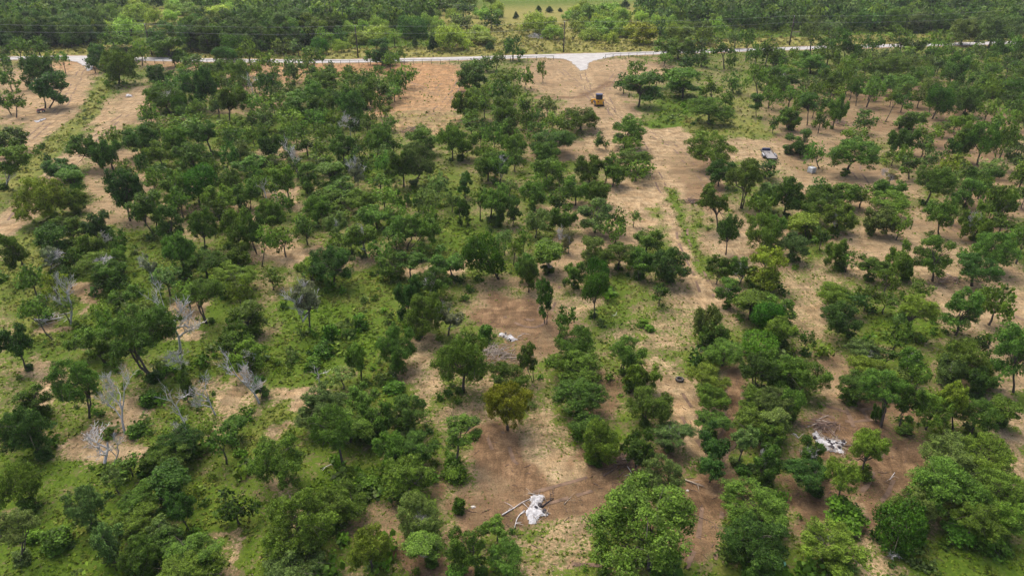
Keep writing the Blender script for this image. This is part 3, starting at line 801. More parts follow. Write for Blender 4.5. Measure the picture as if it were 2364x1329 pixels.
# ------------------------------------------------------------------ the trees, read tile by tile
# each: crown centre x,y, crown width, height, optional foot "@x,y", kind letter
# o oak  d dark oak  l light oak  y yellowing oak  g grey-green oak  n open gappy oak  b dense bright elm
# m mesquite  c cedar  i ivy-clad column  s shrub  x bare dead  q half-dead grey
TILES = [
 (0,0,3.94,"""40,470,130,140@110,610o 170,420,160,150@200,570o 340,430,210,170@380,540d 20,570,140,130o 440,530,140,120@500,680o
 570,530,110,110@600,680n 330,640,300,260d 80,720,180,170o 460,800,280,230@430,985d 40,910,150,200@105,1045n 150,900,180,180@150,1070o
 1010,320,200,180d 900,490,230,200d 1130,440,280,200@1190,560o 1290,460,150,170@1295,600o 840,560,150,150d 1080,620,330,290@1080,775o
 1540,460,220,220@1600,610o 1500,340,390,270d 1660,480,160,150o 1440,690,250,190@1470,785d 1900,320,270,250@1940,450g 2140,400,240,200b
 2050,490,220,140b 2260,470,200,200o 1770,560,240,130o 1960,620,240,180o 2160,640,220,200o 1690,650,180,120o 1820,770,280,300@1830,985d
 1620,790,220,180d 1500,920,330,250@1550,1025o 1630,950,150,190b 2060,740,220,180o 2100,900,250,220@2095,1130o 2290,770,150,160@2310,870x
 2290,930,200,160o 2330,620,100,150o 2280,1080,200,180o 1350,1130,200,130o 1540,1120,240,120o 1720,1130,260,110o 2090,1170,300,80l
 970,110,170,130m 1230,110,200,150m 1400,150,140,130m 1150,250,200,160m 940,250,110,110m 1560,150,130,120m 1720,80,180,110m 1830,140,160,130d 1960,110,220,100m 2110,90,180,110m 2240,120,170,180g 2050,170,180,150g"""),
 (600,0,3.94,"""580,330,200,180l 540,420,180,150b 730,320,150,180d 730,410,120,100@730,475m 200,430,180,140@220,505g 340,420,170,140g
 900,340,130,110m 1040,310,250,120m 1220,330,150,150l 1400,250,280,200b 1300,150,200,110m 1560,150,130,180c 1570,390,110,150@1570,468c
 1410,380,80,100@1430,438c 1740,340,250,200@1745,455m 1990,280,190,110m 1980,350,260,130@1900,405m 2090,420,100,80c 1830,180,220,180g
 2100,170,200,170d 1850,70,250,130d 2330,140,60,70c 2310,440,205,200@2300,552d 80,550,190,170@130,685o 300,610,210,200@315,795g
 480,520,200,170@505,640o 440,590,100,120g 1100,470,250,200@1110,600d 1000,500,120,130@1005,590o 1190,540,160,140@1190,642o 1260,470,120,130o
 80,770,200,200d 540,720,280,200o 760,710,160,110o 930,690,190,150o 1340,680,190,170@1320,800n 1220,720,150,160o 500,830,250,200o
 700,870,230,200o 940,830,230,230o 1110,810,180,180@1085,935o 1220,830,160,130o 120,950,230,180o 330,940,280,200o 550,960,240,200o
 830,950,250,270d 60,1080,180,180g 260,1080,260,160o 480,1080,220,160o 700,1080,180,160o 840,1130,120,140@840,1175x 970,1120,160,130o
 1180,1100,140,140@1200,1185n 1100,1160,120,80o 1930,690,260,200@1920,832d 2040,560,230,140@2060,650o 2170,530,110,120@2150,640o
 2200,700,230,150o 2310,690,120,120o 2180,830,220,180@2170,930o 2310,840,120,150o 1870,950,250,230o 2040,940,160,150@2045,1085o
 1900,1060,180,130o 2230,1010,220,220@2210,1175o 2330,1060,100,160o 1760,1160,150,80o 1920,1130,200,120o 1880,780,60,70s"""),
 (1200,0,3.94,"""200,630,100,150@212,752o 60,700,140,170@50,812o 60,940,200,200o 250,960,170,170g 60,1080,130,130o 560,1060,330,190o
 300,1090,200,150o 1060,620,170,130o 950,740,180,170d 1110,790,300,240@1080,975o 1250,690,180,170o 1370,700,150,160@1380,835o
 1490,740,280,230@1480,892o 1300,410,200,140@1320,570o 1320,530,140,90o 1450,430,260,170o 1600,420,230,160o 1530,560,220,150d
 1660,520,150,130o 1740,780,170,190@1745,893o 1840,430,200,150@1860,632o 1930,530,110,150@1900,622o 1790,450,100,120@1800,582o
 1640,270,250,180g 1780,250,200,160l 1420,290,170,150m 1280,270,120,180g 1700,320,200,150l 1960,330,140,150@1955,445g 2080,340,160,150@2055,545o
 2150,490,160,170@2145,592n 2270,430,200,180@2230,612o 2330,480,120,190@2300,622o 1930,740,200,190@1945,852o 2140,690,180,200@2165,880o
 2260,700,200,180o 2330,800,120,200o 1720,990,360,190@1720,1132o 1880,890,150,160o 2150,920,130,170@2150,1062i 2280,870,150,170o 2320,1110,110,130o
 170,220,250,200m 310,290,150,130@300,362m 240,260,120,110m 170,80,70,60c 270,85,90,60c 365,90,50,40c 500,100,120,100m 440,140,90,80m
 640,130,280,180m 820,100,250,140m 930,130,170,120m 560,220,150,130m 760,240,220,150m 640,310,180,130@625,362m 950,260,170,150m
 830,340,110,90@830,397m 1110,300,280,160@1125,397y 1140,120,230,170d 1330,150,180,150g 960,40,110,80c 880,60,80,110g"""),
 (1764,0,3.94,"""100,400,260,200@30,562o 160,530,230,150@80,622o 430,290,220,190@420,502g 600,240,200,90g 640,330,150,110o 700,350,180,180@680,592o
 560,420,200,130o 590,500,230,150o 740,430,130,130@730,602n 830,430,180,160@810,602o 440,560,280,170o 1000,390,180,150o 960,530,200,130g
 1260,370,220,180o 1400,400,200,190o 1240,290,180,130o 920,600,160,170@915,732n 1130,600,340,200o 1330,580,200,160g 1600,360,230,160o
 1580,470,170,190@1590,582o 1510,520,90,150i 1830,280,230,220@1785,412g 2100,270,300,260@2040,442g 2290,250,150,200g 2150,440,160,200@2150,562i
 2250,420,150,230@2250,542o 2330,430,120,220o 1840,510,260,150o 1720,620,240,240@1690,752o 2230,600,200,140o 2080,640,150,140o 2040,740,240,200o
 2080,820,160,220@2060,1012o 2320,720,100,80y 2270,790,220,150b 2230,900,220,150o 2290,980,180,150o 2190,1090,190,180o 2330,1080,100,150o
 170,700,280,160o 60,760,150,170o 100,830,170,180o 240,870,200,180o 420,760,200,170g 620,720,230,200o 780,690,160,200@740,862o
 850,790,110,180@835,962i 410,920,160,180@390,1142i 540,920,180,170o 660,980,180,250@620,1172o 520,1080,150,200o 200,1060,240,180@235,1182o
 1000,810,210,200@930,977o 1230,760,300,170o 1360,700,180,170o 1220,880,130,120@1100,1112n 1420,880,180,140o 1610,900,240,260@1530,1082b
 1860,920,240,240@1815,1052d 930,1090,210,170o 920,1020,150,60o 1350,1060,260,180o 1750,1110,200,100o 1990,1130,200,120o 1620,1150,200,80o"""),
 (0,250,3.3217,"""90,250,230,150o 100,390,210,200@45,622n 640,290,210,170@790,462o 860,210,170,120o 830,330,210,220d 1090,240,250,200d 1170,150,230,120o
 1340,110,200,110o 1330,230,200,180o 1540,170,230,170@1640,362o 1220,330,190,170o 1470,360,250,180o 1220,490,180,120o 1100,430,130,200d
 960,450,120,110o 470,450,250,130d 540,560,190,180n 300,680,340,330@420,865l 570,690,200,170@600,792o 940,620,250,290@1000,862d
 1120,760,240,200@1190,972o 1185,720,100,100o 1320,590,180,250@1370,782o 1520,560,260,260@1530,735b 1680,690,240,200o 1740,560,200,180o
 1540,880,200,240@1580,1092o 1300,880,190,250o 1800,890,250,280o 1940,900,180,300@1980,1112o 1880,640,200,200o 1780,240,170,170o
 1770,370,150,200@1740,482d 1900,420,250,140o 750,900,200,170d 500,920,250,180o 420,1030,220,260d 640,1040,230,200o 560,1150,180,170d
 770,1010,140,130@770,1075x 555,960,80,70x 385,1130,130,140@385,1292q 90,1080,180,220@260,1312n 740,1200,300,200o 900,1130,200,170o 510,1260,160,150d
 1380,1090,230,260@1420,1302o 1570,1180,280,190o 1800,1110,230,170@1830,1212o 1790,1280,300,200l 1150,1200,120,160@1160,1322q 1330,690,100,60x"""),
 (600,250,3.3217,"""50,270,190,200d 60,90,120,160g 590,110,130,160@600,202o 700,140,130,150@695,228x 820,130,130,100o 990,110,120,130@1000,202n
 350,260,190,150@370,372o 470,190,180,130o 630,290,220,160@645,452o 470,300,180,150o 760,280,140,170@765,387o 900,230,200,230@915,397o
 1020,270,130,130o 260,370,110,200@285,492x 80,410,200,140o 190,530,220,210@230,738l 370,520,190,180@365,652o 480,400,200,150o 540,500,220,170o
 740,470,120,180@755,632q 1230,240,250,180n 1090,420,220,230@1105,602o 1210,390,260,280@1180,592g 1470,220,200,190@1480,402o 1570,270,190,180@1550,397o
 1640,90,200,130o 1950,280,190,180@1955,392o 1880,80,180,180@1860,192o 1750,430,220,190@1750,557o 1840,420,220,180@1830,577o
 1370,580,150,160@1370,742g 1570,570,110,180@1575,692i 1555,560,60,110x 920,560,200,130o 500,680,250,160o 640,620,250,150o 760,700,220,150o
 950,680,200,150o 430,760,200,180o 600,760,200,140o 880,810,250,170o 1040,800,170,130o 580,880,180,180g 780,940,220,200@820,1142o
 690,990,140,170g 1060,900,200,180o 1230,900,250,240@1140,1082o 1040,1000,170,130o 1250,1050,150,100o 60,810,200,230o 130,640,150,140x
 40,640,130,150x 50,990,150,180@15,1212o 590,1020,190,120o 540,1190,310,290d 380,1200,200,180l 1060,690,70,130i 1130,700,60,110i
 1220,710,100,160@1215,792i 1470,690,120,120g 1550,780,110,200@1550,892i 1690,680,170,180@1690,862o 1790,680,230,220@1770,882o
 1840,810,90,200@1840,905i 1950,770,120,220@1940,902i 1010,1200,200,170@1060,1312o 1170,1150,220,140@1150,1312o 1440,1160,230,190@1485,1312n
 1720,1120,310,320@1830,1312b 1880,1010,150,150g 1960,1060,130,180@1945,1202o"""),
 (1200,250,3.3217,"""230,50,180,140o 490,100,260,200@480,272o 350,120,180,150o 250,240,330,150o 200,330,230,160o 620,240,110,130@665,317n 840,170,250,190@800,312n
 850,280,180,130o 870,380,280,130o 930,470,200,150@880,562o 700,400,120,170@660,572o 730,470,190,180@710,602o 540,440,220,200o 200,480,220,170o
 300,510,130,160@305,642o 430,620,220,180o 610,620,190,170o 110,660,190,170o 580,790,250,210@575,952g 750,840,150,170n 880,820,110,90o
 720,940,180,160@745,1042o 340,840,200,180o 370,1000,110,180@375,1112q 140,860,190,180@120,992g 30,990,140,200o 220,1110,220,180@220,1262o
 70,1190,180,180o 560,1090,160,220@535,1202g 980,1000,250,170o 760,1110,280,190o 920,1170,220,200o 1150,1180,280,250d 420,1250,190,180o
 590,1260,170,220b 1460,300,320,260@1465,462o 1540,480,200,170d 1740,500,260,240@1695,762o 1900,440,200,130n 1500,700,240,200@1515,942o
 1600,920,170,210@1580,1122o 1890,650,200,180g 1850,740,170,160l 1870,960,260,260@1970,1112l 1520,1210,180,180o 1690,1220,200,180o 1890,1220,240,260y"""),
 (1764,250,3.3217,"""280,260,240,180@275,352n 380,340,150,160@425,462n 700,200,200,100o 690,330,300,220@615,512o 1090,230,210,200d 1070,360,130,150@1080,462o
 1000,365,150,70o 1120,420,180,150@1110,542o 1380,180,300,180@1310,332o 1260,190,200,130o 1520,200,180,280@1490,402o 1430,320,130,160d
 1670,210,220,250@1635,432o 1790,250,130,170@1775,382o 1880,220,150,200@1800,392o 1920,350,170,160@1950,492g 1230,280,160,120o 1260,390,150,130g
 980,510,140,90q 1320,540,270,220@1240,742o 1540,510,160,140@1480,572o 1700,500,230,160o 1760,440,170,110g 1560,640,220,180@1540,772n 1680,640,150,150o
 1350,780,200,220@1340,972o 1470,790,130,120g 1640,870,220,270@1600,1012o 1800,760,220,280@1720,882o 1830,870,220,130o 180,640,250,260@150,832d
 60,480,180,150n 430,600,180,160d 370,750,220,180o 480,670,230,170o 620,640,250,160o 590,820,250,200@540,952l 760,660,180,130o 950,620,220,150o
 980,730,270,140l 880,850,220,200@800,962g 1050,880,150,170@1010,1012o 310,900,230,170@320,992l 230,1040,220,180g 80,920,150,220@95,1102o
 450,970,120,150d 550,1090,180,200@545,1222o 650,1150,150,120o 1050,1150,200,260@1050,1302o 1320,1110,270,280@1290,1322n 1780,1080,330,280o
 1640,1230,320,200d 1515,1110,80,80o 850,1200,250,160o"""),
 (0,600,3.3217,"""220,380,190,150@410,612o 470,250,150,130@545,492x 470,350,180,100@545,492o 350,290,120,80x 850,130,230,200o 980,270,230,150o
 760,390,160,130o 790,470,150,160o 1080,540,460,440@1200,905d 640,600,220,200o 780,650,250,200o 1310,350,120,240@1380,692x 1570,230,270,220@1600,482o
 1780,170,320,250@1800,332l 1890,430,220,200o 1780,590,250,200o 1890,720,250,200l 560,920,320,370@665,1212o 90,620,220,240@215,852d
 250,1060,230,200o 120,1230,200,160o 290,1260,190,140d 930,1080,130,260@960,1322x 1370,790,190,170x 1420,930,110,280@1440,1082i 1340,1090,210,230@1420,1250x
 1440,1290,170,140x 1640,1060,250,270@1655,1185x 1880,900,290,370@1985,1092x 1990,980,110,200i 1780,1250,220,150o 1580,1290,160,140o 1140,1060,160,130s
 1050,1310,140,110s"""),
 (600,600,3.3217,"""350,270,240,230@385,562q 1330,150,260,220o 1130,260,230,300d 1260,400,280,300@1240,592o 1470,420,220,190@1445,582q 1720,560,130,140s
 1060,680,300,320@1030,815o 750,740,190,230@775,922o 1550,740,390,420@1560,1010o 540,560,140,160s 770,480,120,130s 620,880,200,140g 470,1080,300,250g
 780,1040,240,200o 700,1250,380,250o 870,1190,250,250o 1130,1150,300,250o 450,880,150,140x 1030,980,150,100s 1900,900,300,220o 1900,1110,330,330y 660,570,70,60s 500,690,160,120s 410,790,120,100s"""),
 (1200,600,3.3217,"""70,100,160,220o 190,290,120,300@200,492i 410,110,190,230@395,332o 580,200,190,330@570,450b 340,440,180,170@300,582n 1080,240,150,130o
 1610,230,220,170o 1440,460,200,240g 1500,540,200,180o 1780,330,250,180o 1900,420,250,250b 820,690,260,240@780,882o 420,650,300,250o 420,800,420,300@480,915o
 60,750,140,250@100,932o 450,1040,380,280d 510,1250,230,160o 930,880,240,220@855,1002o 1000,1100,330,300o 1440,900,340,220l 1470,1060,260,200o
 1480,1230,260,180o 1840,640,280,200b 1570,690,260,150o 1850,830,300,280d 1840,1070,300,200o 1780,1230,250,180o 1950,1230,200,180g 940,480,100,70s 1000,520,90,60s"""),
 (1764,600,3.3217,"""830,120,330,170o 560,270,300,200o 700,330,200,150d 580,430,280,250@650,602d 800,270,200,150o 940,310,180,120o 1200,360,270,220@1130,602l
 1210,210,180,150o 1060,430,130,150@1010,542g 1540,370,260,260@1470,575n 1740,260,160,150@1750,322o 1560,760,340,290@1440,935o 1680,900,220,200d
 1450,820,200,200g 1930,690,270,320@1910,1012n 780,690,240,150g 960,720,180,130o 1120,740,180,180o 720,950,260,200o 900,950,280,260@880,1282o
 875,1160,90,220i 1140,1050,200,250@1040,1312o 1200,880,150,150o 1050,880,130,100g 830,850,300,140l 330,890,330,250o 150,850,330,300@150,992o
 60,1090,300,230g 220,1080,170,200o 100,380,250,200o 150,520,220,200o 330,600,120,130d 1450,1060,230,250@1450,1292l 1300,1130,260,260l 1650,1170,280,250o
 1850,1150,200,180n"""),
 (0,929,3.3217,"""180,200,320,360@330,405d 130,620,280,320o 100,930,300,250@135,1225g 730,380,270,240@795,492x 880,370,90,210@875,465x 1380,300,300,200d
 1790,210,260,280@1770,482o 1180,400,200,170o 980,450,200,150o 1300,400,280,200o 870,570,180,170g 650,800,290,290g 1080,720,300,250o 1310,600,250,250d
 1370,800,200,250@1450,982d 1050,900,350,250o 830,1060,250,330g 1060,1150,260,280o 1280,1060,250,200o 1480,1170,400,300o 1250,950,230,200g
 420,1060,230,200s 1450,1310,420,170o 250,1020,150,130s"""),
 (600,929,3.3217,"""560,200,330,300@650,505o 850,130,300,280@820,355o 440,90,280,150g 130,430,400,380o 1010,350,250,250o 1200,330,300,250o 1130,560,380,320@1200,685o
 1530,210,300,240@1510,485n 1490,540,200,150s 620,760,350,300@660,885o 300,920,500,500o 240,1230,450,320g 840,1110,330,330l 1220,880,340,330@1250,1005g
 1240,1100,250,200@1330,1235o 1600,1090,310,330@1680,1305n 1820,950,220,160o 1890,1190,300,250o 1520,790,110,150s 1520,1290,170,120s 800,640,240,130s 680,590,220,110s"""),
 (1200,929,3.3217,"""620,310,320,300@570,455o 510,160,230,130o 980,60,380,250@930,222o 1190,230,280,200@1130,365g 910,330,250,260d 1110,540,290,290g
 950,900,800,690@1000,1275o 1800,760,460,360o 1810,1060,480,440d 1480,150,240,180o 1490,290,210,240d 1480,480,190,170d 1760,150,220,200o 1740,270,220,180@1670,485g
 1900,430,220,250o 1900,260,200,180o 1730,510,140,80s"""),
 (1764,929,3.3217,"""100,230,230,200o 60,400,200,200o 350,380,240,220o 320,540,300,230@355,685d 610,540,260,270@560,790l 800,330,280,260@740,565l 610,860,340,160s
 530,1090,470,350l 1060,940,400,400b 1170,760,300,260g 1420,630,480,400o 1780,650,380,330l 1450,400,400,250g 1720,420,420,300o 1650,890,300,250@1550,1085o
 1850,870,250,250l 1000,1190,90,80x 1500,1010,260,150s 1760,1090,280,170s"""),
]

TINT = {
 'o': (0.100, 0.179, 0.021), 'd': (0.059, 0.127, 0.018), 'l': (0.151, 0.229, 0.025), 'y': (0.216, 0.244, 0.018),
 'g': (0.123, 0.187, 0.041), 'n': (0.093, 0.174, 0.021), 'b': (0.063, 0.166, 0.011), 'm': (0.253, 0.364, 0.048),
 'c': (0.048, 0.096, 0.021), 'i': (0.072, 0.147, 0.018), 's': (0.106, 0.217, 0.019), 'q': (0.241, 0.256, 0.113), 'w': (0.081, 0.155, 0.022)}

def parse():
    out = []
    for ox, oy, sc, txt in TILES:
        for tok in txt.split():
            k = tok[-1]; body = tok[:-1]
            foot = None
            if '@' in body:
                body, ft = body.split('@'); foot = tuple(float(q) for q in ft.split(','))
                foot = (ox + foot[0] / sc, oy + foot[1] / sc)
            cx, cy, w, h = [float(q) for q in body.split(',')]
            out.append([ox + cx / sc, oy + cy / sc, w / sc, h / sc, foot, k])
    keep = []
    for t in out:
        ok = True
        for s in keep:
            if s[5] == t[5] or {s[5], t[5]} <= set('odlgn'):
                if math.hypot(s[0] - t[0], (s[1] - t[1])) < 0.27 * max(s[2], t[2]) and (s[5] not in 'xi'):
                    ok = False; break
        if ok: keep.append(t)
    return keep
RAW = parse()

def solve(t):
    """picture reading -> place: foot x,y, crown centre offset, centre height, radii"""
    u, v, w, h, foot, k = t
    clear = {'s': -0.1, 'm': 0.5, 'c': 0.1, 'i': -0.15, 'x': 0, 'b': 0.4}.get(k, 1.25)
    zc = 4.0
    for _ in range(8):
        if foot is not None:
            P = at(*foot)
            d = ray(u, v); tt = P[1] / d[1]
            Cc = np.array([d[0] * tt, P[1], CAMH + d[2] * tt])
            zc = max(Cc[2], 0.8)
        else:
            Cc = at(u, v, zc); P = np.array([Cc[0], Cc[1], 0.0])
        _, _, depth = project(*Cc)
        a = 0.5 * w * depth / FPX
        dr = ray(u, v); phi = math.atan2(-dr[2], math.hypot(dr[0], dr[1]))
        off = math.atan2(abs(PH / 2 - v), FPX)
        hh = 0.5 * h * depth / FPX * math.cos(off) * 1.0
        b2 = (hh ** 2 - (a * math.sin(phi)) ** 2) / math.cos(phi) ** 2
        b = math.sqrt(max(b2, (0.5 * a) ** 2)); b = min(b, (2.6 if k in 'ixq' else 1.35) * a)
        if foot is None: zc = max(0.35, b * 0.92 + clear)
        else: b = min(b, zc * 1.0)
    return P, Cc, a, b, zc

TREES = []        # dicts, for the labels
def place_tree(P, Cc, a, b, zc, k, u, v, wpx):
    rr = random.random
    if k == 'x': name, cat, grp = 'dead_tree', 'dead tree', 'bare dead trees'
    elif k == 'q': name, cat, grp = 'dying_tree', 'tree', 'half-dead grey trees'
    elif k == 'm': name, cat, grp = 'mesquite_tree', 'tree', 'mesquites beyond the gravel road'
    elif k == 'c': name, cat, grp = 'cedar_tree', 'tree', 'small dark cedars beyond the gravel road'
    elif k == 's': name, cat, grp = 'shrub', 'shrub', 'shrubs and tall weeds'
    elif k == 'b': name, cat, grp = 'elm_tree', 'tree', 'dense bright green trees'
    elif k == 'i': name, cat, grp = 'ivy_clad_tree', 'tree', 'narrow ivy-clad trees'
    elif k == 'w': name, cat, grp = 'woodland_tree', 'tree', 'woodland trees beyond the gravel road'
    else: name, cat, grp = 'oak_tree', 'tree', 'oaks standing on the cleared land'
    gz = float(ground_z(np.array([P[0]]), np.array([P[1]]))[0])
    root = empty(name, (P[0], P[1], gz))
    c = Vector((Cc[0] - P[0], Cc[1] - P[1], zc))
    if k == 'x':
        tm, bm_, ext = DEAD[random.randrange(len(DEAD))]
        H = (zc + b * 0.95) * 1.4
        q = Vector((0, 0, 1)).rotation_difference(Vector((c.x * 0.8, c.y * 0.8, zc)).normalized())
        ww = min(max(a * 1.25 / ext, 0.5 * H), 1.25 * H)
        for nm, me in (('trunk', tm), ('branches', bm_)):
            o = link(nm, me, root)
            o.rotation_mode = 'QUATERNION'
            o.rotation_quaternion = q @ Matrix.Rotation(rr() * 6.28, 3, 'Z').to_quaternion()
            if nm == 'trunk': rot = o.rotation_quaternion.copy()
            else: o.rotation_quaternion = rot
            o.scale = (ww, ww, H)
    else:
        big = wpx > 78
        if k in 'odlygw': fam = 'hioak' if big else ('oak' if rr() < 0.74 else 'open')
        elif k == 'n': fam = 'hiopen' if wpx > 70 else 'open'
        elif k == 'b': fam = 'dense'
        elif k == 'm': fam = 'mesq'
        elif k == 'c': fam = 'cone'
        elif k == 'i': fam = 'open' if rr() < .6 else 'oak'
        elif k == 's': fam = 'shrub'
        else: fam = 'open'
        cm, tm = PROTO[fam][random.randrange(len(PROTO[fam]))]
        rz = rr() * 6.28
        cr = link('crown', cm, root)
        cr.location = c; cr.rotation_euler = (random.uniform(-.12, .12), random.uniform(-.12, .12), rz)
        s = random.uniform(0.94, 1.06)
        cr.scale = (a * s, a * s * random.uniform(.9, 1.06), b)
        t = TINT[k]
        if k == 'w': t = TINT[random.choice('wwwdogl')]
        hv = random.uniform(-.9, .9); vv = random.uniform(0.72, 1.26) * (random.uniform(.7, 1.2) if k == 'w' else 1)
        cr.color = (t[0] * vv * (1 + 0.16 * hv), t[1] * vv, t[2] * vv * (1 - 0.15 * hv), 1)
        tk = link('trunk', tm, root)
        tk.rotation_mode = 'QUATERNION'
        q = Vector((0, 0, 1)).rotation_difference(c.normalized())
        tk.rotation_quaternion = q @ Matrix.Rotation(rz, 3, 'Z').to_quaternion()
        th = min(a, 5.2) if k not in 'i' else min(max(a, zc * 0.35), 4)
        tk.scale = (max(th, a * .9), max(th, a * .9), c.length)
        if k in 'odlng' and rr() < 0.55 and wpx > 30:
            sm, _ = PROTO['shrub'][random.randrange(3)]
            sp = link('base_sprouts', sm, root)
            q_ = random.uniform(.5, 1.1); sp.scale = (q_, q_, q_ * random.uniform(.6, 1.0)); sp.rotation_euler = (0, 0, rr() * 6)
            sp.location = (random.uniform(-.4, .4), random.uniform(-.4, .4), q_ * .55)
            sp.color = (t[0] * 1.0, t[1] * 1.0, t[2], 1)
        if k in 'odlng' and rr() < 0.12 and wpx > 40:
            _, bm_, ext = DEAD[random.randrange(4)]
            o = link('dead_branches', bm_, root); o.rotation_mode = 'QUATERNION'
            o.rotation_quaternion = tk.rotation_quaternion
            q_ = a * random.uniform(.5, .7) / ext; o.scale = (q_, q_, (zc + b) * random.uniform(.75, .93))
        if k == 'q':
            _, bm_, ext = DEAD[random.randrange(4)]
            o = link('dead_branches', bm_, root); o.rotation_mode = 'QUATERNION'
            o.rotation_quaternion = tk.rotation_quaternion
            H = zc + b; o.scale = (max(a * 1.1 / ext, H * .45), max(a * 1.1 / ext, H * .45), H * 1.02)
            cr.scale = (a * .8, a * .8, b * .8)
    tag(root, None, cat, grp)
    TREES.append(dict(o=root, k=k, u=u, v=v, a=a, b=b, x=P[0], y=P[1]))
    return root

GROVE = []      # the smallest oaks in the view, built together
oaks = sorted((t for t in RAW if t[5] in 'odlygn'), key=lambda t: -t[2] * t[3])
small = set(id(t) for t in oaks[300:])
for t in RAW:
    P, Cc, a, b, zc = solve(t)
    if t[5] in 'odlygniq': a *= 1.10 if t[5] != 'i' else 1.05; b *= 1.22 if t[5] != 'i' else 1.0
    if t[5] == 'm': a *= 1.4; b *= 1.35
    if id(t) in small:
        GROVE.append((P, Cc, a, b, max(zc, b * .98), t[5]))
        TREES.append(dict(o=None, k=t[5], u=t[0], v=t[1], a=a, b=b, x=P[0], y=P[1]))
    else:
        place_tree(P, Cc, a, b, max(zc, b * .98) if t[5] in 'odlygn' else zc, t[5], t[0], t[1], t[2])

# more mesquites on the rough pasture beyond the road
def fill_mesquite():
    wr3 = random.Random(23)
    have = [(t['x'], t['y'], t['a']) for t in TREES if t['y'] > 230]
    for poly in ([(236,62),(300,70),(345,60),(430,55),(560,62),(600,30),(600,2),(236,2)], [(1320,88),(1420,95),(1560,92),(1570,50),(1480,34),(1330,36)],
                 [(800,85),(990,92),(1180,60),(1180,20),(1090,14),(1000,50),(900,66)]):
        P_ = [tuple(at(u, v)[:2]) for u, v in poly]
        x0, x1 = min(p[0] for p in P_), max(p[0] for p in P_); y0, y1 = min(p[1] for p in P_), max(p[1] for p in P_)
        n = 0
        for _ in range(2600):
            x, y = wr3.uniform(x0, x1), wr3.uniform(y0, y1); a = wr3.uniform(2.2, 4.4)
            c = False
            for (xa, ya), (xb, yb) in zip(P_, P_[1:] + P_[:1]):
                if (ya > y) != (yb > y) and x < (xb - xa) * (y - ya) / (yb - ya) + xa: c = not c
            if not c or y < road_y(x) + 34 or n > 20: continue
            if any(math.hypot(x - q[0], y - q[1]) < (a + q[2]) * .72 for q in have): continue
            have.append((x, y, a)); b = a * wr3.uniform(.75, 1.05); zc = b + .6; n += 1
            u, v, dep = project(x, y, zc)
            place_tree(np.array([x, y, 0]), np.array([x, y, zc]), a, b, zc, 'm', u, v, 30)
fill_mesquite()

# woods beyond the road: front trees singly, the deep part as one mass
WOODS = [
 [(-120,112),(90,114),(200,114),(232,92),(232,50),(240,8),(245,-36),(-160,-36)],
 [(440,118),(560,126),(640,122),(700,112),(785,84),(800,62),(900,70),(990,58),(1010,44),(1075,20),(1085,-14),(1060,-36),(330,-36),(300,0),(420,14),(470,30),(560,36),(560,60),(480,70),(440,90)],
 [(1560,58),(1780,74),(1900,72),(2364,82),(2520,84),(2560,-36),(1590,-36),(1560,-10),(1500,2),(1470,20),(1480,40)],
 [(240,30),(300,28),(380,20),(330,4),(250,4)],
]
def in_poly(x, y, P):
    c = False
    for (x0, y0), (x1, y1) in zip(P, P[1:] + P[:1]):
        if (y0 > y) != (y1 > y) and x < (x1 - x0) * (y - y0) / (y1 - y0) + x0: c = not c
    return c
pts = [(t['x'], t['y'], t['a']) for t in TREES if t['y'] > 200]
front, deep = [], []
WP = [[tuple(at(u, v)[:2]) for u, v in poly] for poly in WOODS]
wr = random.Random(5)
cells = {}
def near_ok(x, y, dmin):
    i, j = int(x // 8), int(y // 8)
    for p in range(i - 1, i + 2):
        for q in range(j - 1, j + 2):
            for (xx, yy, aa) in cells.get((p, q), ()):
                if math.hypot(x - xx, y - yy) < dmin: return False
    return True
def put(x, y, a): cells.setdefault((int(x // 8), int(y // 8)), []).append((x, y, a))
for p in pts: put(*p)
for poly in WP:
    x0, x1 = min(p[0] for p in poly), max(p[0] for p in poly); y0, y1 = min(p[1] for p in poly), max(p[1] for p in poly)
    for _ in range(18000):
        x, y = wr.uniform(x0, x1), wr.uniform(y0, y1)
        if in_poly(x, y, poly) and near_ok(x, y, 4.2 if y < 340 else 6.4) and y > road_y(x) + 9 and -90 < project(x, y, 5)[0] < 2454:
            put(x, y, 4); u, v, dep = project(x, y, 5.5)
            (front if (v > 18 and -20 < u < 2384) else deep).append((x, y, u, v, dep))
front.sort(key=lambda q: q[4])
deep += front[150:]; front = front[:150]
for x, y, u, v, dep in front:
    a = wr.uniform(3.4, 5.4); b = a * wr.uniform(0.85, 1.15); zc = b * .95 + wr.uniform(0.0, 1.0)
    u, v, dep = project(x, y, zc)
    place_tree(np.array([x, y, 0]), np.array([x, y, zc]), a, b, zc, 'w', u, v, 40)

def merge_crowns(name, items, protos, tint_fn, r):
    V, F, TONE, COLR = [], [], [], []
    base = 0
    for (x, y, z, a, b, t) in items:
        P, tone = protos[r.integers(len(protos))]
        th = r.uniform(0, 6.28); c, s = math.cos(th), math.sin(th)
        Q = P.copy(); Q[:, 0], Q[:, 1] = P[:, 0] * c - P[:, 1] * s, P[:, 0] * s + P[:, 1] * c
        Q = Q * np.array([a, a, b]) + np.array([x, y, z])
        V.append(Q); TONE.append(tone); COLR.append(np.tile(np.array(t + (1,)), (len(tone), 1)))
    V = np.concatenate(V); n = len(V) // 4
    me = np_mesh(name, V, np.arange(n * 4).reshape(n, 4), M['leafcol'])
    ta = me.attributes.new('tone', 'FLOAT', 'FACE'); ta.data.foreach_set('value', np.concatenate(TONE).astype(np.float32))
    ca = me.attributes.new('tint', 'FLOAT_COLOR', 'FACE') if False else me.attributes.new('tint', 'FLOAT_VECTOR', 'FACE')
    ca.data.foreach_set('vector', np.concatenate(COLR)[:, :3].astype(np.float32).ravel())
    return me

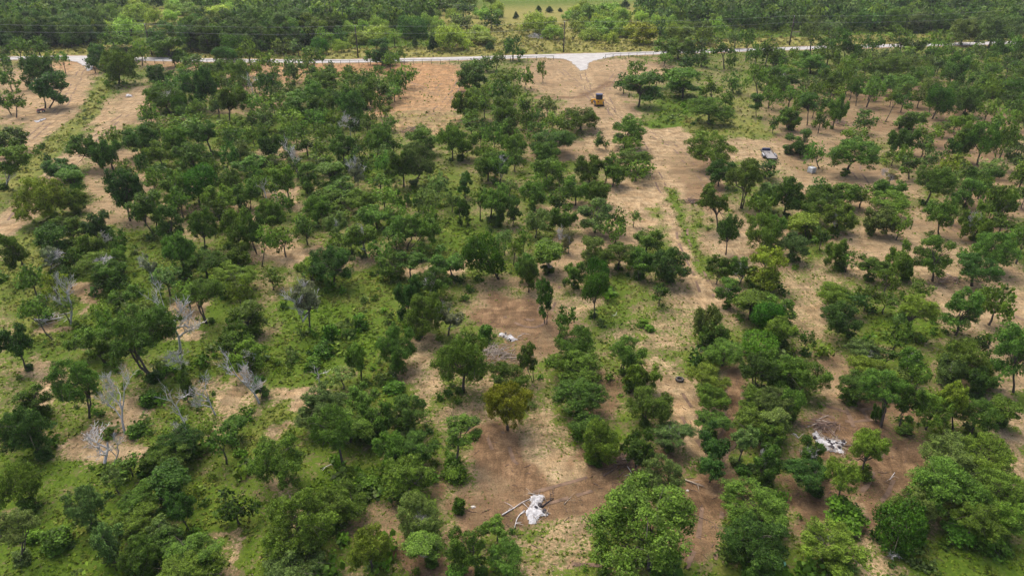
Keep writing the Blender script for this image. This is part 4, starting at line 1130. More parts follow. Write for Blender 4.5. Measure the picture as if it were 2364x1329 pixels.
def leafcol_material():
    m = M['leaf'].copy(); m.name = 'mixed leaves'
    nt = m.node_tree
    a = node(nt, 'ShaderNodeAttribute', attribute_name='tint')
    for l in list(nt.links):
        if l.from_node.type == 'OBJECT_INFO':
            to = l.to_socket; nt.links.remove(l); nt.links.new(a.outputs['Vector'], to)
    return m
M['leafcol'] = leafcol_material()

def low_protos(fam, seed, nl, nleaf, leaf):
    out = []
    for k in range(4):
        me, _, _ = crown_mesh('tmp', seed + k, nl, nleaf, leaf, fam)
        co = np.empty(len(me.vertices) * 3, np.float32); me.vertices.foreach_get('co', co)
        tn = np.empty(len(me.polygons), np.float32); me.attributes['tone'].data.foreach_get('value', tn)
        out.append((co.reshape(-1, 3).astype(float), tn)); bpy.data.meshes.remove(me)
    return out
r2 = np.random.default_rng(77)
CLOSED = [[(400,175),(640,165),(860,180),(955,205),(880,300),(900,420),(1000,480),(1000,610),(830,630),(560,620),(330,430),(330,290)],
 [(1090,200),(1200,250),(1290,330),(1330,520),(1180,480),(1080,320)], [(1790,115),(2364,115),(2364,300),(2000,250),(1800,290)],
 [(0,1090),(300,1070),(900,1000),(980,1200),(900,1329),(0,1329)], [(430,560),(650,640),(600,760),(300,800),(60,780),(100,640)],
 [(2000,640),(2364,780),(2364,1000),(2150,960),(1950,800)], [(1640,640),(1760,640),(1800,900),(1640,860)], [(2150,330),(2364,330),(2364,620),(2200,560)]]
def fill_canopy():
    wr2 = random.Random(19)
    have = [(t['x'], t['y'], t['a']) for t in TREES if t['k'] not in 'x']
    for poly in CLOSED:
        P_ = [tuple(at(u, v)[:2]) for u, v in poly]
        x0, x1 = min(p[0] for p in P_), max(p[0] for p in P_); y0, y1 = min(p[1] for p in P_), max(p[1] for p in P_)
        for _ in range(int((x1 - x0) * (y1 - y0) / 4)):
            x, y = wr2.uniform(x0, x1), wr2.uniform(y0, y1); a = wr2.uniform(1.6, 2.7)
            if not in_poly(x, y, P_) or abs(y - road_y(x)) < 26: continue
            if any(math.hypot(x - q[0], y - q[1]) < (a + q[2]) * .98 + .3 for q in have): continue
            have.append((x, y, a)); b = a * wr2.uniform(.85, 1.25); zc = b * .95 + wr2.uniform(.2, 1.4)
            GROVE.append((np.array([x, y, 0]), np.array([x, y, zc]), a, b, zc, wr2.choice('oooodlgn')))
fill_canopy()
def build_grove():
    pr = low_protos('oak', 400, 9, 720, 0.14)
    V, T, C, MI = [], [], [], []
    for (P, Cc, a, b, zc, k) in GROVE:
        Q, tone = pr[r2.integers(len(pr))]
        th = r2.uniform(0, 6.28); c, s_ = math.cos(th), math.sin(th)
        W = Q.copy(); W[:, 0], W[:, 1] = Q[:, 0] * c - Q[:, 1] * s_, Q[:, 0] * s_ + Q[:, 1] * c
        W = W * np.array([a, a * r2.uniform(.88, 1.08), b]) + np.array([Cc[0], Cc[1], zc])
        q = r2.uniform(.70, 1.30); hv = r2.uniform(-.9, .9); t = np.array(TINT[k]) * q * np.array([1 + .16 * hv, 1, 1 - .15 * hv])
        mb = MB(); tr = .05 * min(a, 5)
        foot = np.array([P[0], P[1], -.1]); fork = foot + (np.array([Cc[0], Cc[1], zc]) - foot) * .55
        mb.tube([foot, (foot + fork) / 2 + r2.normal(size=3) * .08, fork], [tr * 1.3, tr, tr * .8], 6, False)
        for j in range(5):
            an = j * 1.26 + r2.uniform(-.3, .3); e = np.array([Cc[0] + math.cos(an) * a * .6, Cc[1] + math.sin(an) * a * .6, zc + r2.uniform(-.2, .4) * b])
            mb.tube([fork, (fork + e) / 2 + np.array([0, 0, .1 * b]), e], [tr * .5, tr * .35, tr * .15], 4, False)
        tv = np.array(mb.v)[np.array(mb.f).ravel()]
        V += [W, tv]; nt_ = len(mb.f)
        T += [tone, np.zeros(nt_)]; C += [np.tile(t, (len(tone), 1)), np.zeros((nt_, 3))]; MI += [np.zeros(len(tone)), np.ones(nt_)]
    V = np.concatenate(V); n = len(V) // 4
    me = np_mesh('oak_grove', V, np.arange(n * 4).reshape(n, 4), M['leafcol'])
    me.materials.append(M['bark'])
    me.polygons.foreach_set('material_index', np.concatenate(MI).astype(np.int32))
    me.attributes.new('tone', 'FLOAT', 'FACE').data.foreach_set('value', np.concatenate(T).astype(np.float32))
    me.attributes.new('tint', 'FLOAT_VECTOR', 'FACE').data.foreach_set('vector', np.concatenate(C).astype(np.float32).ravel())
    tag(link('oak_grove', me), 'smaller green oaks scattered among the larger ones, most towards the gravel road', 'trees', None, 'stuff')
    print('grove', len(GROVE), n)
build_grove()
items = []
for x, y, u, v, dep in deep:
    a = r2.uniform(3.4, 5.4); b = a * r2.uniform(.85, 1.15); t = TINT['wwdolg'[r2.integers(6)]]; q = r2.uniform(.55, 1.3)
    items.append((x, y, b * .95 + r2.uniform(.0, 1.0), a, b, tuple(c * q for c in t)))
if items:
    wd = link('woodland', merge_crowns('woodland', items, low_protos('oak', 300, 8, 230, 0.27), None, r2))
    tag(wd, 'dense dark green woodland filling the ground far beyond the gravel road', 'woodland', None, 'stuff')
print('TREES', len(TREES), 'deep', len(deep), {k: sum(1 for t in TREES if t['k'] == k) for k in 'odlygnbmciswqx'})

# ------------------------------------------------------------------ grass and weeds
def build_grass():
    r = np.random.default_rng(99)
    # denser close by, where single tufts show
    X, Y, S = [], [], []
    for y0, y1, dens, size in ((34, 60, 13.0, .12), (60, 100, 8.0, .16), (100, 160, 3.2, .25), (160, 262, 1.1, .36), (262, 345, .55, .55)):
        xw = y1 * 0.80 + 6
        n = int((y1 - y0) * 2 * xw * dens)
        x = r.uniform(-xw, xw, n); y = r.uniform(y0, y1, n)
        g, b, o, d = cover(x, y)
        pr = np.clip(0.07 * (g > .05) + (g - 0.03) * 1.1, 0, 1) ** 1.1 * np.clip(0.1 + 2.4 * (fbm(x / 2.2, y / 2.2, 71) - 0.25), 0, 1)
        pr = np.where(np.abs(y - road_y(x)) < 5, 0, pr)
        pr = np.where(seg_dist(x, y, [tuple(at(1345, 128)[:2]), tuple(at(1347, 160)[:2])]) < 7, 0, pr)
        k = r.random(n) < pr
        X.append(x[k]); Y.append(y[k]); S.append((size * r.uniform(.5, 1.6, k.sum())) * (0.6 + 0.7 * g[k]))
    X, Y, S = map(np.concatenate, (X, Y, S))
    _, _, _, D = cover(X, Y)
    n = len(X); per = 4
    th = r.uniform(0, 6.283, (n, per)); rad = S[:, None] * r.uniform(.1, .9, (n, per))
    px = X[:, None] + np.cos(th) * rad; py = Y[:, None] + np.sin(th) * rad
    gz = ground_z(X, Y)[:, None]
    h = S[:, None] * r.uniform(.25, .85, (n, per))
    P = np.stack([px, py, gz + h * 0.75 + 0.0 * px], -1).reshape(-1, 3)
    N = np.stack([np.cos(th) * .6, np.sin(th) * .6, np.full_like(th, .8)], -1) + r.normal(size=(n, per, 3)) * .35
    N = N.reshape(-1, 3); N /= np.linalg.norm(N, axis=1, keepdims=True)
    v = leaf_quads(P, N, 1.0, r, 1.5)
    c = P[:, None]; v = c + (v - c) * (np.repeat(S, per) * 0.85)[:, None, None]
    v[..., 2] = np.maximum(v[..., 2], np.repeat(gz[:, 0], per)[:, None] - .02)
    m = len(v)
    me = np_mesh('grass', v.reshape(-1, 3), np.arange(m * 4).reshape(m, 4), M['leafcol'])
    tone = np.clip(np.repeat(r.normal(.42, .18, n), per) + r.normal(0, .1, m), 0, 1)
    me.attributes.new('tone', 'FLOAT', 'FACE').data.foreach_set('value', tone.astype(np.float32))
    dry = np.clip(D + (fbm(X / 3, Y / 3, 5) - .5) * 1.1, 0, 1)[:, None] ** 0.9
    q = fbm(X / 5.0, Y / 5.0, 81)[:, None]
    lush = np.array([.075, .158, .009]) * (1 - q) + np.array([.140, .215, .010]) * q
    col = lush * (1 - dry) + np.array([.250, .225, .062]) * dry
    col = col * r.uniform(.75, 1.25, (n, 1))
    me.attributes.new('tint', 'FLOAT_VECTOR', 'FACE').data.foreach_set('vector', np.repeat(col, per, 0).astype(np.float32).ravel())
    tag(link('grass', me), 'low green grass and weeds growing in patches between the trees', 'grass', None, 'stuff')
    print('grass quads', m)
build_grass()

def build_undergrowth():
    r = np.random.default_rng(321)
    n = 12500
    y = 34 + r.random(n) ** 1.2 * 215; x = r.uniform(-1, 1, n) * (y * .8 + 5)
    g, b, o, d = cover(x, y)
    near = np.zeros(n)
    for t in TREES:
        if t['y'] < 262: near = np.maximum(near, np.clip(1.15 - np.hypot(x - t['x'], y - t['y']) / (t['a'] * 1.25), 0, 1))
    pr = np.clip((g - .35) * .55, 0, 1) * (fbm(x / 7, y / 7, 91) > .5) + near * np.clip(g - .12, 0, .5) * 0.9
    k = (r.random(n) < pr) & (np.abs(y - road_y(x)) > 6)
    items_ = []
    for xx, yy in zip(x[k], y[k]):
        a = r.uniform(.3, .9) * (1.8 if r.random() < .18 else 1); bb = a * r.uniform(.5, 1.0); t = TINT['osslgd'[r.integers(6)]]; q = r.uniform(.75, 1.15)
        items_.append((xx, yy, bb * .7, a, bb, tuple(c * q for c in t)))
    me = merge_crowns('undergrowth', items_, low_protos('open', 500, 7, 84, 0.36), None, r)
    tag(link('undergrowth', me), 'low bushy undergrowth and tall weeds around the foot of the trees', 'undergrowth', None, 'stuff')
    print('undergrowth', len(items_))
build_undergrowth()

def build_litter():
    """loose twigs and small sticks lying over the bare soil"""
    r = np.random.default_rng(123)
    n = 6500
    y = 36 + (r.random(n) ** 1.5) * 200; x = r.uniform(-1, 1, n) * (y * .8 + 5)
    g, b, o, d = cover(x, y)
    k = (r.random(n) < (0.25 + 0.9 * b)) & (np.abs(y - road_y(x)) > 6) & (o < .4)
    x, y = x[k], y[k]; n = len(x)
    L = r.uniform(.2, .8, n); W = r.uniform(.010, .028, n); t = r.uniform(0, 3.14, n)
    z = ground_z(x, y) + .02
    d = np.stack([np.cos(t), np.sin(t), r.uniform(-.04, .12, n)], -1); s = np.stack([-np.sin(t), np.cos(t), np.zeros(n)], -1)
    c = np.stack([x, y, z + .02], -1)
    A, B = c - d * L[:, None] / 2, c + d * L[:, None] / 2; up = np.array([0, 0, 1.0])
    w = W[:, None]
    v = np.stack([A - s * w, A + s * w, A + up * w * 1.6, B - s * w, B + s * w, B + up * w * 1.6], 1).reshape(-1, 3)
    i = np.arange(n)[:, None] * 6
    f = np.concatenate([i + np.array([0, 3, 5, 2]), i + np.array([1, 2, 5, 4]), i + np.array([0, 1, 4, 3])])
    me = np_mesh('twig_litter', v, f, M['twig'])
    tag(link('twig_litter', me), 'loose twigs and sticks strewn over the bare soil', 'twigs', None, 'stuff')
build_litter()

# ------------------------------------------------------------------ power line
POLES = [((351,129),(335,61),'leftmost'), ((827,134),(820,67),''), ((1301,121),(1304,53),''), ((1822,105),(1833,35),'')]
PLAB = ['dark wooden utility pole leftmost along the gravel road, behind oaks', 'dark wooden utility pole second from left, behind the gravel road',
        'dark wooden utility pole standing beside the white driveway mouth', 'dark wooden utility pole farthest right, before the dense wood']
tops = []
for ((bu, bv), (tu, tv), _), lab in zip(POLES, PLAB):
    P = at(bu, bv)
    H = 10.6
    e = empty('utility_pole', (P[0], P[1], 0))
    tag(e, lab, 'utility pole', 'utility poles along the gravel road')
    MB().tube([(0, 0, -.3), (0.02, 0, 5), (0, .02, H)], [.25, .21, .17], 10).build('pole', M['pole'], e, smooth=True)
    MB().tube([(0, 0, H + .003), (0, 0, H + .16), (0, 0, H + .30)], [.10, .13, .06], 8).build('insulator', M['ceramic'], e)
    MB().box((0.02, -.22, H - 2.1), (.10, .14, .12)).build('bracket', M['ceramic'], e)
    MB().tube([(.17, -.05, 0), (.15, -.05, 4.2)], .02, 5).build('ground_wire', M['galv'], e)
    tops.append(np.array([P[0], P[1], H]))
d0 = tops[1] - tops[0]; d1 = tops[3] - tops[2]
ends = [tops[0] - d0] + tops + [tops[3] + d1]
for k, (dz, yo, lab) in enumerate(((.30, 0, 'thin upper wire strung between the tops of the utility poles'), (-2.05, -.28, 'thin lower wire strung below the tops of the utility poles'))):
    pts_ = []
    for A, B in zip(ends[:-1], ends[1:]):
        for q in range(12):
            t = q / 12; p = A + (B - A) * t
            pts_.append((p[0], p[1] + yo, p[2] + dz - 4 * .8 * t * (1 - t)))
    pts_.append((ends[-1][0], ends[-1][1] + yo, ends[-1][2] + dz))
    w = MB().tube(pts_, 0.013, 4).build('power_line', M['wire'])
    tag(w, lab, 'wire')

# ------------------------------------------------------------------ pipe fences
post_me = MB().tube([(0, 0, -.2), (0, 0, 1.5)], .075, 8).mesh('post', M['pipe'], True)
def fence(pix, lab, spacing=3.1):
    W = [at(u, v) for u, v in pix]
    cum = [0]
    for A, B in zip(W[:-1], W[1:]): cum.append(cum[-1] + np.linalg.norm(B - A))
    n = max(2, round(cum[-1] / spacing) + 1)
    ps = []
    for s in np.linspace(0, cum[-1], n):
        ps.append(np.array([np.interp(s, cum, [q[0] for q in W]), np.interp(s, cum, [q[1] for q in W]), 0]))
    e = empty('pipe_fence', tuple(ps[0]))
    tag(e, lab, 'fence', 'pipe fences along the gravel road')
    for p in ps: link('post', post_me, e, tuple(p - ps[0]))
    MB().tube([p - ps[0] + np.array([0, 0, 1.535]) for p in ps], .07, 6).build('top_rail', M['pipe'], e)
    for z in (.35, .75, 1.12):
        MB().tube([p - ps[0] + np.array([0, -.065, z]) for p in ps], .012, 3).build('wire_strand', M['pipe'], e)
fence([(-60,144),(30,143),(128,143)], 'dark pipe fence in front of the road at far left edge')
fence([(236,147),(420,148),(600,150.5),(745,151),(900,149.5),(1080,147.5),(1190,142),(1278,139.5)], 'long dark pipe fence left of the white driveway mouth')
fence([(1397,136.5),(1440,133.5),(1520,130.5),(1640,125.5),(1760,121),(1870,116.5),(2060,111),(2240,106.5),(2420,102.5)], 'long dark pipe fence right of the white driveway mouth')

# ------------------------------------------------------------------ bulldozer
def bulldozer():
    P = at(1383, 246); A = at(1369, 237)
    rz = math.atan2(A[1] - P[1], A[0] - P[0]) - math.radians(14)     # local +X is forward
    e = empty('bulldozer', (P[0], P[1], 0), rz)
    e.scale = (1.12, 1.12, 1.15)
    tag(e, 'yellow crawler bulldozer with dark glass cab on the dirt clearing', 'bulldozer')
    for s in (-1, 1):
        y = s * 0.92
        prof = []
        L, R_ = 2.4, .42
        for k in range(9): t = math.pi / 2 + math.pi * k / 8; prof.append((R_ + R_ * math.cos(t) - .15, R_ + R_ * math.sin(t)))
        for k in range(9): t = -math.pi / 2 + math.pi * k / 8; prof.append((L + R_ * math.cos(t), R_ + R_ * math.sin(t)))
        tr = MB().prism(prof, y - .24, y + .24).build('track', M['track'], e)
        sh = MB()
        for k in range(15):
            x = .15 + k * .158
            sh.box((x, y, 2 * R_ + .02), (.06, .5, .04)); 
        for k in range(6):
            t = math.pi / 2 + math.pi * (k + .5) / 6
            sh.box((R_ - .15 + (R_ + .02) * math.cos(t), y, R_ + (R_ + .02) * math.sin(t)), (.06, .5, .06))
        sh.build('track_shoes', M['black'], tr)
        MB().box((1.15, s * 1.18, .45), (1.7, .03, .22)).build('track_frame', M['yellow'], e)
    MB().prism([(.1, .62), (2.5, .62), (2.5, 1.45), (1.45, 1.62), (1.40, 1.15), (.1, 1.15)], -.62, .62).build('body', M['yellow'], e)
    MB().prism([(-.28, .72), (.12, .62), (.12, 1.55), (-.18, 1.5)], -.80, .80).build('fuel_tank', M['yellow'], e)
    MB().box((-.30, .25, 1.15), (.03, .26, .30)).build('rear_panel', M['red'], e)
    MB().box((-.33, -.0, .60), (.12, 1.7, .14)).build('rear_bumper', M['yellow'], e)
    MB().box((-.30, 0, .38), (.3, 1.1, .25)).build('drawbar', M['black'], e)
    MB().prism([(.08, 1.56), (1.36, 1.56), (1.30, 2.62), (.16, 2.62)], -.68, .68).build('cab_window', M['cabglass'], e)
    posts = MB()
    for x0, x1 in ((.06, .14), (1.36, 1.30)):
        for y in (-.70, .70):
            posts.tube([(x0, y, 1.5), (x1, y, 2.64)], .05, 6)
    posts.box((.72, 0, 1.52), (1.36, 1.46, .07))
    posts.build('cab_frame', M['black'], e)
    MB().box((.72, 0, 2.70), (1.46, 1.56, .12), taper=.93).build('cab_roof', M['navy'], e)
    MB().tube([(2.0, .25, 1.5), (2.0, .25, 2.25)], .05, 8).build('exhaust_pipe', M['black'], e)
    bl = [(3.10, .08), (3.22, .10), (3.12, .55), (3.20, 1.05), (3.08, 1.02), (2.98, .55)]
    b = MB().prism(bl, -1.55, 1.55).build('blade', M['yellow'], e)
    MB().box((3.17, 0, .075), (.10, 3.12, .10)).build('cutting_edge', M['track'], b)
    for s in (-1, 1):
        MB().tube([(1.9, s * .75, .5), (3.05, s * .62, .42)], .09, 6).build('push_arm', M['yellow'], e)
        MB().tube([(2.35, s * .4, 1.2), (3.05, s * .45, .75)], .06, 6).build('hydraulic_ram', M['galv'], e)
bulldozer()

# ------------------------------------------------------------------ flatbed trailer
def wheel(parent, x, y, z, R, w):
    t = MB()
    prof = [(R * .62, -w / 2), (R * .92, -w / 2), (R, -w * .32), (R, w * .32), (R * .92, w / 2), (R * .62, w / 2)]
    n = 18; vs_, fs_ = [], []
    for k in range(n):
        a = 2 * math.pi * k / n
        for r_, yy in prof: vs_.append((x + r_ * math.cos(a), y + yy, z + r_ * math.sin(a)))
    m = len(prof)
    for k in range(n):
        for j in range(m):
            fs_.append((k * m + j, k * m + (j + 1) % m, ((k + 1) % n) * m + (j + 1) % m, ((k + 1) % n) * m + j))
    o = t.add(vs_, fs_).build('wheel', M['rubber'], parent)
    MB().tube([(x, y - w * .38, z), (x, y + w * .38, z)], R * .6, 12).build('rim', M['galv'], o)
    return o
def trailer():
    F = at(1767, 354); N = at(1781, 372)
    d = F - N; rz = math.atan2(d[1], d[0])
    e = empty('flatbed_trailer', ((F[0] + N[0]) / 2, (F[1] + N[1]) / 2, 0), rz)
    tag(e, 'flatbed trailer with pale deck and dark rails beside the tan clearing', 'trailer')
    L, W = 5.6, 2.05
    MB().box((0, 0, .62), (L, W, .09)).build('deck', M['deck'], e)
    fr = MB()
    for s in (-1, 1): fr.box((0, s * (W / 2 + .055), .64), (L + .1, .1, .18))
    fr.box((-L / 2 - .055, 0, .60), (.1, W + .2, .16)); fr.box((L / 2 + .055, 0, .64), (.1, W + .2, .18))
    fr.build('frame', M['black'], e)
    for s in (-1, 1):
        rl = MB()
        rl.tube([(-L / 2, s * (W / 2 + .06), 1.05), (L / 2, s * (W / 2 + .06), 1.05)], .035, 6)
        for k in range(6): rl.tube([(-L / 2 + k * L / 5, s * (W / 2 + .06), .73), (-L / 2 + k * L / 5, s * (W / 2 + .06), 1.05)], .03, 5)
        rl.build('side_rail', M['black'], e)
        for x in (-.75, .15): wheel(e, x, s * (W / 2 + .26), .36, .36, .22)
        MB().prism([(-1.25, .62), (-1.15, .80), (.55, .80), (.65, .62), (.6, .62), (.5, .75), (-1.1, .75), (-1.2, .62)], s * (W / 2 + .13), s * (W / 2 + .38)).build('fender', M['galv'], e)
    MB().box((L / 2 - .15, 0, .92), (.5, 1.7, .5), taper=.9).build('toolbox', M['navy'], e)
    tg = MB()
    for s in (-1, 1): tg.tube([(L / 2, s * .7, .55), (L / 2 + 1.2, 0, .55)], .06, 6)
    tg.tube([(L / 2 + 1.05, 0, 0.0), (L / 2 + 1.05, 0, .95)], .05, 6)
    tg.build('drawbar', M['black'], e)
    ch = MB(); r = random.Random(3)
    for k in range(5):
        x = L / 2 - .9 - r.random() * .6; y = r.uniform(-.6, .6); ch.tube([(x, y, .69), (x - r.uniform(.6, 1.1), y + r.uniform(-.4, .4), .70)], .03, 5)
    ch.build('tie_chain', M['black'], e)
trailer()

# ------------------------------------------------------------------ water tote
def tote():
    P = at(1873, 398.5)
    e = empty('water_tank', (P[0], P[1], 0), math.radians(28))
    tag(e, 'square white plastic water tank in wire cage by the thin oak', 'water tank')
    tk = MB()
    s = .56
    for z0, z1, k0, k1 in ((.16, .24, .9, 1), (.24, 1.06, 1, 1), (1.06, 1.15, 1, .88)):
        a, b = s * k0, s * k1
        tk.add([(-a, -a, z0), (a, -a, z0), (a, a, z0), (-a, a, z0), (-b, -b, z1), (b, -b, z1), (b, b, z1), (-b, b, z1)],
               [(0, 1, 5, 4), (1, 2, 6, 5), (2, 3, 7, 6), (3, 0, 4, 7)] + ([(4, 5, 6, 7)] if z1 > 1.1 else []) + ([(3, 2, 1, 0)] if z0 < .2 else []))
    tk.build('tank', M['tank'], e)
    MB().tube([(0, 0, 1.15), (0, 0, 1.21)], .13, 12).build('lid', M['galv'], e)
    cg = MB()
    q = s + .03
    for k in range(5):
        t = -q + 2 * q * k / 4
        for (x, y) in ((t, -q), (t, q), (-q, t), (q, t)): cg.tube([(x, y, .12), (x, y, 1.1)], .012, 4, False)
    for z in (.3, .6, .9, 1.1): cg.tube([(-q, -q, z), (q, -q, z), (q, q, z), (-q, q, z), (-q, -q, z)], .012, 4, False)
    cg.build('cage', M['galv'], e)
    MB().box((0, 0, .07), (1.15, 1.15, .12)).build('pallet', M['galv'], e)
tote()

# ------------------------------------------------------------------ quad bike
def quad():
    P = at(95.5, 259.5)
    e = empty('quad_bike', (P[0], P[1], 0), math.radians(205))
    tag(e, 'small red and dark blue quad bike parked under the oak', 'quad bike')
    for x in (-.6, .62):
        for s in (-1, 1): wheel(e, x, s * .46, .30, .30, .24)
    MB().prism([(-.85, .45), (.8, .45), (.85, .7), (.3, .85), (-.2, .72), (-.8, .78)], -.24, .24).build('body', M['navy'], e)
    MB().prism([(-.55, .79), (.12, .74), (.1, .86), (-.5, .93)], -.17, .17).build('seat', M['black'], e)
    for x in (-.6, .62):
        for s in (-1, 1): MB().prism([(x - .42, .58), (x - .28, .69), (x + .28, .69), (x + .42, .58), (x + .38, .56), (x + .25, .65), (x - .25, .65), (x - .38, .56)], s * .28, s * .62).build('fender', M['red'], e)
    for x in (-.75, .68):
        rk = MB()
        for k in range(4): rk.tube([(x - .18 + k * .12, -.38, .92), (x - .18 + k * .12, .38, .92)], .015, 4)
        rk.tube([(x - .2, -.38, .92), (x + .2, -.38, .92)], .015, 4); rk.tube([(x - .2, .38, .92), (x + .2, .38, .92)], .015, 4)
        rk.tube([(x, 0, .7), (x, 0, .92)], .02, 4)
        rk.build('rack', M['red'], e)
    MB().tube([(.25, -.36, 1.08), (.32, 0, 1.0), (.25, .36, 1.08)], .02, 6).build('handlebar', M['black'], e)
    MB().tube([(.42, 0, .8), (.30, 0, 1.02)], .03, 6).build('steering_column', M['black'], e)
quad()

# ------------------------------------------------------------------ old tyre, bucket, drum, crate and other small finds
def tyre():
    P = at(1568.5, 877.5)
    e = empty('old_tyre', (P[0], P[1], 0), 0)
    n, vs_, fs_ = 24, [], []
    prof = [(.24, .05), (.30, .0), (.42, .0), (.47, .05), (.48, .13), (.47, .21), (.42, .26), (.30, .26), (.24, .21)]
    m = len(prof)
    for k in range(n):
        a = 2 * math.pi * k / n
        for r_, z in prof: vs_.append((r_ * math.cos(a), r_ * math.sin(a), z + .02))
    for k in range(n):
        for j in range(m): fs_.append((k * m + j, ((k + 1) % n) * m + j, ((k + 1) % n) * m + (j + 1) % m, k * m + (j + 1) % m))
    MB().add(vs_, fs_).build('tread', M['rubber'], e, smooth=True)
    tag(e, 'old dusty tyre lying flat on sandy soil beside a leafy oak', 'tyre')
tyre()
def bucket(u, v, name, mat, lab, cat, h=.38, r0=.13, r1=.16):
    P = at(u, v); e = empty(name, (P[0], P[1], 0)); tag(e, lab, cat)
    MB().tube([(0, 0, 0.02), (0, 0, h)], [r0, r1], 14).build('body', M[mat], e)
    MB().tube([(0, 0, h + .003), (0, 0, h + .035)], r1 + .015, 14).build('lid', M[mat], e)
    MB().tube([(-r1, 0, h * .85), (-r1 * .8, -r1 * .9, h * .5), (0, -r1 * 1.25, h * .35), (r1 * .8, -r1 * .9, h * .5), (r1, 0, h * .85)], .008, 4).build('handle', M['galv'], e)
bucket(909.5, 869, 'bucket', 'white', 'small white bucket in green weeds below the leafy oak', 'bucket')
bucket(1802, 1314, 'drum', 'green_plastic', 'green plastic drum half hidden under the large bottom oak', 'drum', .75, .26, .28)
def stone(u, v, s, name, lab, cat, mat='concrete', seed=0):
    P = at(u, v); r = random.Random(seed); mb = MB()
    n = 7; vs_ = []
    for z, k in ((0, 1), (.35, 1.05), (.7, .6)):
        for q in range(n): a = 6.283 * q / n; rr_ = s * k * r.uniform(.75, 1.2); vs_.append((rr_ * math.cos(a), rr_ * math.sin(a) * .7, z * s))
    fs_ = [(i * n + q, i * n + (q + 1) % n, (i + 1) * n + (q + 1) % n, (i + 1) * n + q) for i in range(2) for q in range(n)] + [tuple(2 * n + q for q in range(n))]
    o = mb.add(vs_, fs_).build(name, M[mat], None, (P[0], P[1], -.03)); tag(o, lab, cat)
stone(1092.5, 1170, .22, 'rock', 'small pale rock on dark soil left of the big ash patch', 'rock', seed=1)
stone(1587, 1132, .16, 'rock', 'small pale rock on brown dirt below the split log', 'rock', seed=2)
stone(1683, 1157.5, .16, 'rock', 'small pale rock at the left foot of the large bottom-right oak', 'rock', seed=3)

# ------------------------------------------------------------------ logs and fallen branches
def log(pix, rad, lab, mat='log', fork=None, z=.1):
    W = [at(u, v) for u, v in pix]
    base = W[0].copy(); pts_ = [w - base + np.array([0, 0, z + .08 * math.sin(3 * k)]) for k, w in enumerate(W)]
    e = empty('fallen_branch', (base[0], base[1], 0)); tag(e, lab, 'branch', 'fallen branches and logs on the ground')
    n = len(pts_); rad *= .55
    MB().tube(pts_, [rad * (1 - .6 * k / (n - 1)) for k in range(n)], 7).build('limb', M[mat], e, smooth=True)
    r = random.Random(int(pix[0][0]))
    for k in range(3):
        i = r.randrange(1, n); p = pts_[i]; a = r.uniform(0, 6.28); L = r.uniform(.5, 1.1)
        q = p + np.array([math.cos(a) * L, math.sin(a) * L, r.uniform(.0, .3)])
        MB().tube([p, (p + q) / 2 + np.array([0, 0, .08]), q], [rad * .4, rad * .3, rad * .12], 5).build('twig', M[mat], e)
log([(1159,1190),(1172,1182),(1187,1173),(1205,1161),(1227,1150)], .12, 'long grey branch pointing into the left side of the big ash patch', 'deadwood')
log([(1211,1180),(1200,1189),(1194,1197),(1190,1210),(1188,1220)], .11, 'forked pale branch below the left side of the big ash patch', 'deadwood')
log([(1219,1139),(1231,1141),(1243,1143)], .10, 'short dark log at the top edge of the big ash patch')
log([(1251,1171),(1262,1162),(1270,1156),(1279,1152)], .14, 'charred log at the right side of the big ash patch', 'char')
log([(1302,1165),(1309,1157),(1318,1147)], .06, 'thin stick on brown dirt right of the big ash patch')
log([(1580,1108),(1594,1113),(1610,1119),(1625,1125)], .15, 'long brown log on dirt between the two huge bottom oaks', 'log')
log([(1448,1077),(1455,1088),(1460,1096)], .08, 'pale straight stick above the huge bottom oak', 'deadwood')
log([(1422,1066),(1435,1070),(1447,1075)], .09, 'dark stick above left of the pale straight stick', 'twig')
log([(1830,1001),(1837,1005),(1843,1012)], .10, 'pale curved stick left of the spotted ash patch', 'deadwood')
log([(1912,986),(1922,997),(1930,1010)], .07, 'yellowish dead branch above the spotted ash patch', 'log')
log([(1951,1030),(1960,1030),(1968,1028)], .08, 'brown stick at the right end of the spotted ash patch', 'twig')
log([(2065,1092),(2058,1101),(2053,1108)], .06, 'thin pale stick on brown soil lower right of the spotted ash patch', 'deadwood')
log([(1091,1216),(1110,1216),(1125,1214)], .06, 'short grey stick near the bottom centre', 'deadwood') if False else None
log([(1125,818),(1137,812),(1150,809)], .09, 'thin grey log below left of the small central ash patch', 'deadwood')
log([(1137,798),(1136,805),(1136,810)], .06, 'short white stick below left of the small central ash patch', 'deadwood')
log([(1195,779),(1204,774),(1212,771)], .07, 'pale stick at the right tip of the small central ash patch', 'deadwood')
log([(745,1087),(752,1079),(764,1072),(790,1063)], .07, 'bent pale branch on grass under the leafy oak', 'deadwood')
log([(1416,732),(1421,728),(1424,720)], .05, 'short white stick on the grassy strip below the rounded oak', 'deadwood')
log([(1592,468),(1604,463),(1616,466)], .08, 'small red-brown log on the sandy track', 'twig') if False else None

